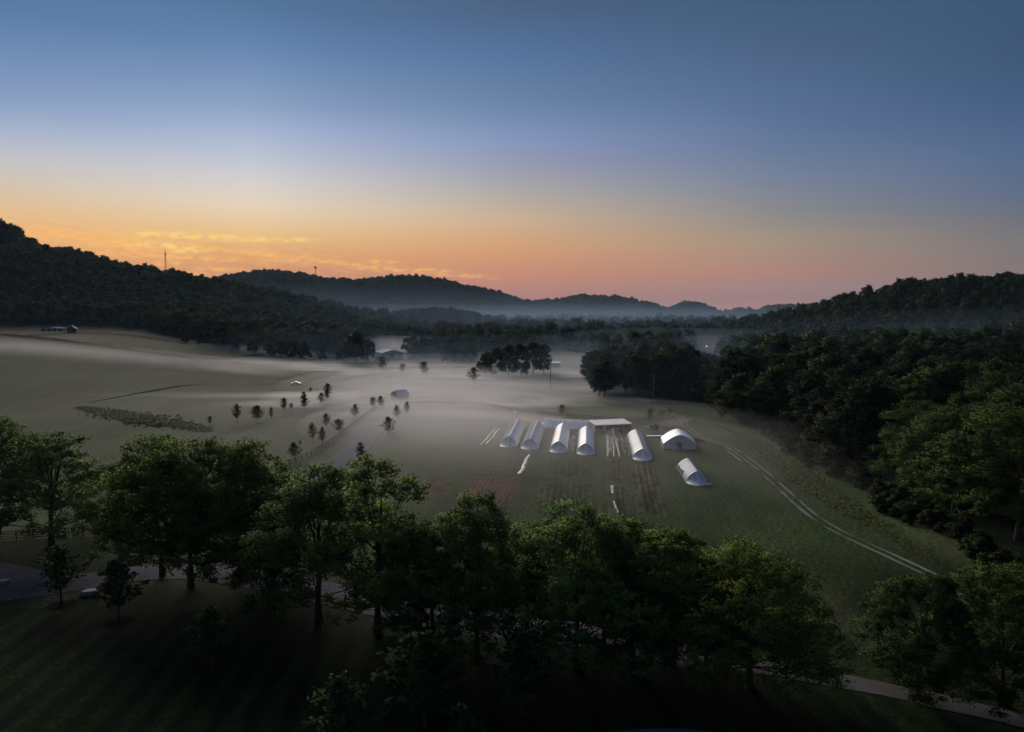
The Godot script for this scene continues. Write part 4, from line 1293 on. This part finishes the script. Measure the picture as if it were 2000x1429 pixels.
func build_fences() -> void:
	fence("plank_fence", "black plank fence behind the trees at the left edge", [Vector2(-98, 116.5), Vector2(-86.5, 118.0), Vector2(-79.7, 119.5), Vector2(-73.3, 120.5), Vector2(-64, 122.0)], 2.5, 1.5, 4, 0.14, M.dark_wood)
	fence("plank_fence", "dark plank fence climbing along the left side of the farm drive", [Vector2(-57.2, 165.5), Vector2(-56.3, 169.0), Vector2(-54.9, 174), Vector2(-53.1, 183.0), Vector2(-51.8, 199.5), Vector2(-51.6, 227.0), Vector2(-51.4, 251.0), Vector2(-51.1, 269.5)], 2.5, 1.4, 3, 0.17, M.dark_wood)
	fence("paddock_fence", "dark rail fence sweeping round the misty paddock behind the tunnels", [Vector2(-42.0, 277.5), Vector2(-32, 279), Vector2(-24.0, 278.5), Vector2(-11.8, 273.5), Vector2(-3.9, 267.5), Vector2(5.0, 259.0), Vector2(16.3, 250.0), Vector2(27.5, 243.5), Vector2(38.7, 239.0), Vector2(46.4, 241.0), Vector2(52.0, 251.0), Vector2(54.3, 260.5), Vector2(53.1, 272.0), Vector2(50.4, 283.0), Vector2(46.8, 292.0)], 2.8, 1.4, 3, 0.2, M.dark_wood)
	fence("pasture_fence", "dark rail fence running down across the left pasture", [Vector2(-372, 522), Vector2(-316.4, 488), Vector2(-273.2, 465.0), Vector2(-235.7, 451.0), Vector2(-200.6, 439.0), Vector2(-187, 438.0), Vector2(-180.6, 447.0), Vector2(-176, 466.0), Vector2(-165.7, 480.0)], 3.2, 1.5, 3, 0.28, M.dark_wood, "fence", false)
	fence("pasture_fence", "upper dark rail fence along the crest of the left pasture", [Vector2(-345, 508.0), Vector2(-328.0, 536.5), Vector2(-288.2, 536.0), Vector2(-233.2, 513.5), Vector2(-199.7, 503.0), Vector2(-152, 480)], 3.2, 1.5, 3, 0.18, M.dark_wood, "fence", false)
	fence("wire_fence", "thin wire fence on posts along the gravel lane", [Vector2(63.5, 196), Vector2(63.2, 186), Vector2(62.4, 170.5), Vector2(60.6, 150.5), Vector2(59.4, 136.5), Vector2(59.3, 126.5), Vector2(60.7, 118.5), Vector2(62.5, 111.0), Vector2(64.0, 104.0)], 6.5, 1.3, 2, 0.045, M.dark_wood, "fence")
	fence("yard_fence", "low dark fence crossing the yard behind the big high tunnel", [Vector2(38.5, 226.0), Vector2(43.0, 224.8), Vector2(48, 224.5), Vector2(53.5, 224.5)], 3.0, 1.2, 2, 0.1, M.dark_wood, "fence")
	for t in [[-6.5, 150.2, "thin stake at the corner of the reddish plot"], [-1.0, 139.5, "thin stake in front of the bare red plot"], [-12.6, 172.5, "thin stake between the brown plot and the drive"]]:
		var s := Shape.new()
		s.tube(PackedVector3Array([Vector3(0, -0.1, 0), Vector3(0.04, 1.5, 0.02)]), PackedFloat32Array([0.05, 0.04]), 6)
		s.box(Vector3(0.04, 1.52, 0.02), Vector3(0.14, 0.06, 0.14))
		var m := put("stake", s.mesh(), M.dark_wood)
		m.position = spot(Vector2(t[0], t[1]))
		tag(m, t[2], "stake", "stakes in the plots")

# ---------------------------------------------------------------- farther things
func gable(o: Node3D, w: float, d: float, wall: float, top: float, wm: Material, rm: Material, over: float) -> void:
	# walls with gables on the near and far side, a roof of two slopes running away from the camera
	var s := Shape.new()
	for e in [[d / 2.0, 1.0], [-d / 2.0, -1.0]]:
		var z: float = e[0]
		s.quad(Vector3(-w / 2.0, -0.3, z), Vector3(w / 2.0, -0.3, z), Vector3(w / 2.0, wall, z), Vector3(-w / 2.0, wall, z))
		s.tri(Vector3(-w / 2.0, wall, z), Vector3(w / 2.0, wall, z), Vector3(0, top, z))
	for x in [-w / 2.0, w / 2.0]:
		s.quad(Vector3(x, -0.3, -d / 2.0), Vector3(x, -0.3, d / 2.0), Vector3(x, wall, d / 2.0), Vector3(x, wall, -d / 2.0))
	put("wall", s.mesh(), wm, o)
	var slope := Vector2(w / 2.0, top - wall).length()
	for g in [-1.0, 1.0]:
		var ang := atan2(top - wall, w / 2.0)
		var n := 6
		for k in n:
			var z := -d / 2.0 - over + (k + 0.5) * (d + 2.0 * over) / n
			block("roof_sheet", Vector3(slope + over, 0.08, (d + 2.0 * over) / n - 0.03), Vector3(g * (w / 4.0 + over * 0.35), (wall + top) / 2.0 + 0.08 - over * 0.2, z), rm, o, Vector3(0, 0, -g * ang))

func build_far_things() -> void:
	# the grey barn
	var b := base("grey_barn", spot(Vector2(-88.0, 512.0)), deg_to_rad(28.0))
	tag(b, "large grey metal barn with a low gable roof in the mist", "barn")
	gable(b, 15.5, 17.0, 4.2, 6.2, M.dull_tin, M.old_tin, 0.3)
	block("door", Vector3(4.2, 3.4, 0.08), Vector3(-1.0, 1.7, 8.55), M.dark_wood, b)
	# the little barn by the drive
	b = base("small_barn", spot(Vector2(-47.0, 298.0)), deg_to_rad(-38.0))
	tag(b, "small barn with a pale tin gable roof in the thick mist by the drive", "barn")
	gable(b, 4.8, 5.8, 2.0, 3.5, M.grey_wood, M.tin, 0.45)
	block("door", Vector3(1.6, 1.8, 0.08), Vector3(0, 0.9, 2.96), M.dark_wood, b)
	# a house and a long shed under the left hill
	b = base("brick_house", spot(Vector2(-347.0, 566.0)), deg_to_rad(24.0))
	tag(b, "small reddish house with a pale roof at the foot of the left hill", "house")
	gable(b, 6.0, 8.5, 2.9, 5.2, M.red_brick, M.old_tin, 0.5)
	block("window", Vector3(1.1, 1.2, 0.08), Vector3(1.4, 1.6, 4.27), M.glass, b)
	block("door", Vector3(1.0, 2.1, 0.08), Vector3(-1.2, 1.05, 4.27), M.grey_wood, b)
	block("chimney", Vector3(0.7, 1.6, 0.7), Vector3(0.5, 5.6, -2.5), M.red_brick, b)
	b = base("long_shed", spot(Vector2(-376.0, 588.0)), deg_to_rad(6.0))
	tag(b, "long low shed with a pale roof left of the reddish house", "shed")
	gable(b, 18.0, 5.0, 2.0, 2.9, M.dull_plastic, M.old_tin, 0.4)
	for k in 4:
		block("door", Vector3(2.2, 1.7, 0.06), Vector3(-6.6 + k * 4.4, 0.85, 2.54), M.dark_wood, b)
	# field shelter and far shed
	b = base("field_shelter", spot(Vector2(26.4, 437.5)), deg_to_rad(3.0))
	tag(b, "small open shelter with a pale roof between the clump and the grove", "shelter")
	block("roof", Vector3(6.4, 0.12, 4.4), Vector3(0, 3.05, 0), M.tin, b, Vector3(deg_to_rad(6.0), 0, 0))
	for x in [-2.8, 2.8]:
		for z in [-1.8, 1.8]:
			stick("post", Vector3(x, -0.1, z), Vector3(x, 2.98 - z * 0.1, z), 0.18, 0.18, M.dark_wood, b)
	block("back_wall", Vector3(5.8, 2.5, 0.08), Vector3(0, 1.25, -1.95), M.dark_wood, b)
	b = base("far_shed", spot(Vector2(230.0, 815.0)), deg_to_rad(-8.0))
	tag(b, "tiny pale-roofed building far off below the right hill", "building")
	gable(b, 12.0, 6.0, 2.6, 4.2, M.grey_wood, M.tin, 0.5)
	car(Vector2(-105.8, 349.0))
	# utility poles
	for u in [[57.4, 289.0, 11.2, "tall utility pole in front of the dark grove"], [17.6, 326.0, 14.5, "faint utility pole at the right end of the big clump"]]:
		var p := base("utility_pole", spot(Vector2(u[0], u[1])))
		tag(p, u[3], "utility pole", "utility poles")
		var s := Shape.new()
		s.tube(PackedVector3Array([Vector3(0, -0.3, 0), Vector3(0.05, u[2] * 0.5, 0), Vector3(0, u[2], 0)]), PackedFloat32Array([0.22, 0.18, 0.14]), 8)
		put("pole", s.mesh(), M.grey_wood, p)
		stick("crossarm", Vector3(-1.0, u[2] - 0.7, 0.0), Vector3(1.0, u[2] - 0.7, 0.0), 0.12, 0.14, M.grey_wood, p)
		for x in [-0.9, 0.0, 0.9]:
			block("insulator", Vector3(0.1, 0.22, 0.1), Vector3(x, u[2] - 0.5 + (0.55 if x == 0.0 else 0.0), 0), M.dull_tin, p)
	# the radio mast behind the left hill
	var base_y := height(-623.0, 1300.0)
	var top := 139.0 - base_y
	var t := base("radio_mast", spot(Vector2(-623.0, 1300.0)))
	tag(t, "thin lattice radio mast rising behind the left hill", "radio mast")
	for k in 3:
		var a := TAU * k / 3.0
		var w := 2.1
		stick("leg", Vector3(cos(a) * w, 0, sin(a) * w), Vector3(cos(a) * w * 0.55, top - 10.0, sin(a) * w * 0.55), 0.3, 0.3, M.dull_tin, t)
	stick("antenna", Vector3(0, top - 11.0, 0), Vector3(0, top, 0), 0.4, 0.4, M.dull_tin, t)
	block("antenna_panel", Vector3(1.4, 5.0, 1.0), Vector3(1.0, top - 14.0, 0.9), M.dull_tin, t)
	var lat := Shape.new()
	var n := int(top / 4.0)
	for k in n:
		for j in 3:
			var f := func(jj, kk): return Vector3(cos(TAU * jj / 3.0), 0, sin(TAU * jj / 3.0)) * lerpf(2.1, 1.15, kk * 4.0 / top) + Vector3(0, kk * 4.0, 0)
			if k * 4.0 + 4.0 < top - 9.0:
				lat.tube(PackedVector3Array([f.call(j, k), f.call(j + 1, k + 1)]), PackedFloat32Array([0.14, 0.14]), 4)
	tag(put("lattice", lat.mesh(), M.dull_tin, t), "", "", "", "stuff")
	# the water tower on the far hill
	var wy := height(-598.5, 2200.0)
	t = base("water_tower", spot(Vector2(-598.5, 2200.0)))
	tag(t, "distant water tower with a flat bowl on a slender stem, on the far hill", "water tower")
	var s := Shape.new()
	var wt := 147.0 - wy
	s.tube(PackedVector3Array([Vector3(0, 0, 0), Vector3(0, wt - 5.0, 0)]), PackedFloat32Array([1.35, 1.0]), 12)
	put("stem", s.mesh(), M.dull_tin, t)
	s = Shape.new()
	s.tube(PackedVector3Array([Vector3(0, wt - 6.5, 0), Vector3(0, wt - 4.5, 0), Vector3(0, wt - 2.0, 0), Vector3(0, wt - 0.5, 0), Vector3(0, wt, 0)]), PackedFloat32Array([0.9, 2.6, 4.2, 4.4, 0.1]), 16)
	put("bowl", s.mesh(), M.dark_wood, t)
	# the lit yard lamp far off
	t = base("yard_lamp", spot(Vector2(155.7, 572.5)))
	tag(t, "lit warm yard lamp far off among the trees", "lamp")
	var hy := 4.6
	stick("post", Vector3(0, -0.2, 0), Vector3(0, hy - 0.2, 0), 0.14, 0.14, M.dull_tin, t)
	var glow := StandardMaterial3D.new()
	glow.albedo_color = Color(1, 0.85, 0.6)
	glow.emission_enabled = true
	glow.emission = Color(1.0, 0.66, 0.34)
	glow.emission_energy_multiplier = 9.0
	var bulb := SphereMesh.new()
	bulb.radius = 0.24
	bulb.height = 0.48
	bulb.radial_segments = 16
	bulb.rings = 8
	put("lamp_globe", bulb, glow, t).position = Vector3(0, hy, 0.3)
	var ol := OmniLight3D.new()
	ol.name = "lamp_light"
	ol.light_color = Color(1.0, 0.72, 0.42)
	ol.light_energy = 0.8
	ol.light_size = 0.2
	ol.omni_range = 60.0
	ol.omni_attenuation = 2.0
	ol.shadow_enabled = true
	t.add_child(ol)
	ol.position = Vector3(0, hy, 0.3)

func car(at: Vector2) -> void:
	var o := base("parked_car", spot(at), deg_to_rad(3.0))
	tag(o, "white saloon car parked alone on the misty pasture", "car")
	# half-profile of a saloon, side-on: body below, cabin above
	var body := [[-2.35, 0.35], [-2.38, 0.72], [-2.2, 0.88], [-1.3, 0.96], [1.35, 0.98], [2.25, 0.86], [2.38, 0.6], [2.35, 0.35]]
	var cabin := [[-1.45, 0.96], [-0.75, 1.4], [0.0, 1.46], [0.65, 1.43], [1.5, 0.97]]
	for part in [[body, 0.88, "body"], [cabin, 0.7, "cabin"]]:
		var s := Shape.new()
		var p: Array = part[0]
		var w: float = part[1]
		for k in p.size():
			var a: Array = p[k]
			var b: Array = p[(k + 1) % p.size()]
			s.quad(Vector3(a[0], a[1], -w), Vector3(b[0], b[1], -w), Vector3(b[0], b[1], w), Vector3(a[0], a[1], w))
		for e in [-w, w]:
			for k in range(1, p.size() - 1):
				s.tri(Vector3(p[0][0], p[0][1], e), Vector3(p[k][0], p[k][1], e), Vector3(p[k + 1][0], p[k + 1][1], e))
		put(part[2], s.mesh(), M.white, o)
	for e in [-0.72, 0.72]:
		for q in [[[-1.2, 1.0], [-0.68, 1.34], [-0.06, 1.38], [-0.06, 1.0]], [[0.02, 1.0], [0.02, 1.38], [0.6, 1.35], [1.22, 1.01]]]:
			var s := Shape.new()
			s.quad(Vector3(q[0][0], q[0][1], e), Vector3(q[1][0], q[1][1], e), Vector3(q[2][0], q[2][1], e), Vector3(q[3][0], q[3][1], e))
			put("window", s.mesh(), M.glass, o)
	for x in [-1.45, 1.45]:
		for z in [-0.8, 0.8]:
			var s := Shape.new()
			s.tube(PackedVector3Array([Vector3(x, 0.33, z - 0.12), Vector3(x, 0.33, z - 0.119), Vector3(x, 0.33, z + 0.119), Vector3(x, 0.33, z + 0.12)]), PackedFloat32Array([0.02, 0.33, 0.33, 0.02]), 14)
			put("wheel", s.mesh(), M.rubber, o)
	for z in [-0.6, 0.6]:
		block("headlight", Vector3(0.06, 0.14, 0.35), Vector3(-2.37, 0.7, z), M.steel, o)
		block("tail_light", Vector3(0.06, 0.14, 0.35), Vector3(2.36, 0.68, z), M.red_brick, o)

# ---------------------------------------------------------------- mist
func mist(x: float, d: float, rx: float, rz: float, ry: float, dens: float, turn := 0.0, layers := 3, up := 0.0, tint := Color(0.945, 0.945, 0.955)) -> void:
	# a soft bank: shells inside one another, so that it thins out towards its edge
	for k in layers:
		var f := 1.0 - 0.8 * k / layers
		var key := "fog%.5f" % (dens / layers * (1.0 + 0.25 * k))
		if not M.has(key):
			var m := FogMaterial.new()
			m.density = dens / layers * (1.0 + 0.25 * k)
			m.albedo = tint
			M[key] = m
		var v := FogVolume.new()
		v.name = "mist_bank"
		v.shape = RenderingServer.FOG_VOLUME_SHAPE_ELLIPSOID
		v.material = M[key]
		v.size = Vector3(rx * 2.0 * f, ry * 2.0 * f, rz * 2.0 * f)
		add_child(v, true)
		v.position = spot(Vector2(x, d), up)
		# lie along the slope
		var gx := (height(x + 20.0, d) - height(x - 20.0, d)) / 40.0
		var gd := (height(x, d + 20.0) - height(x, d - 20.0)) / 40.0
		var n := Vector3(-gx, 1.0, gd).normalized()
		v.basis = Basis(Quaternion(Vector3.UP, n)) * Basis.from_euler(Vector3(0, deg_to_rad(turn), 0))
		tag(v, "bank of pale ground mist", "mist", "banks of ground mist in the valley", "stuff")

func build_mist() -> void:
	# x, ahead, half-width, half-length, half-height, density, turn, shells
	mist(-38, 358, 78, 72, 7.0, 0.016, 0, 4)
	mist(-58, 328, 38, 40, 4.5, 0.012, 0, 4)
	mist(-42, 292, 52, 52, 5.0, 0.015, 10, 4)
	mist(-26, 248, 46, 55, 5.5, 0.026, -8, 4)
	mist(-10, 208, 44, 48, 4.5, 0.012, 0, 4)
	mist(-66, 205, 50, 55, 4.0, 0.002, 0, 3)
	mist(5, 318, 75, 36, 5.5, 0.016, 0, 4)
	mist(-140, 418, 90, 40, 5.0, 0.008, -8, 4)
	mist(-250, 425, 130, 32, 5.0, 0.011, -10, 4)
	mist(-100, 590, 85, 65, 12.0, 0.012, 0, 4)
	mist(-165, 502, 72, 20, 5.0, 0.016, 0, 3)
	mist(-80, 260, 44, 55, 4.0, 0.004, 15, 4)
	mist(-120, 275, 80, 62, 3.0, 0.003, 0, 3)
	mist(10, 200, 95, 85, 9.0, 0.0035, 0, 3)
	var blue := Color(0.72, 0.85, 1.0)
	mist(60, 1150, 700, 380, 40.0, 0.0006, 0, 7, 0.0, blue)
	mist(190, 720, 60, 90, 9.0, 0.002, 0, 3)
	mist(10, 430, 150, 75, 9.0, 0.004, 0, 3)
	mist(130, 560, 150, 110, 20.0, 0.0016, 0, 3, 0.0, blue)
	mist(280, 440, 210, 110, 30.0, 0.0005, 0, 3, 0.0, blue)
	mist(70, 335, 90, 75, 24.0, 0.001, 0, 3, 0.0, blue)
	mist(-20, 420, 110, 62, 22.0, 0.001, 0, 3, 0.0, blue)
	mist(-115, 500, 110, 55, 22.0, 0.001, 0, 3, 0.0, blue)
	mist(-50, 900, 950, 520, 60.0, 0.00022, 0, 7, 0.0, blue)
	# drifting wisps
	rng.seed = 31
	for k in 80:
		var x := lerpf(-165.0, 55.0, rng.randf())
		var d := lerpf(290.0, 450.0, rng.randf()) - 0.12 * (x + 60.0)
		if x > -95.0 and rng.randf() < 0.35:
			d = lerpf(215.0, 300.0, rng.randf()) + 0.4 * absf(x + 25.0)
		var big := rng.randf()
		if absf(x + 105.0) < 60.0 and d > 305.0 and d < 385.0:
			continue
		mist(x, d, 10.0 + 42.0 * big * big, 3.0 + 8.0 * rng.randf(), 1.2 + 3.2 * rng.randf(), (0.018 + 0.04 * rng.randf() * rng.randf()) * (0.5 if x < -130.0 else 1.0), rng.randf() * 44.0 - 30.0, 3)
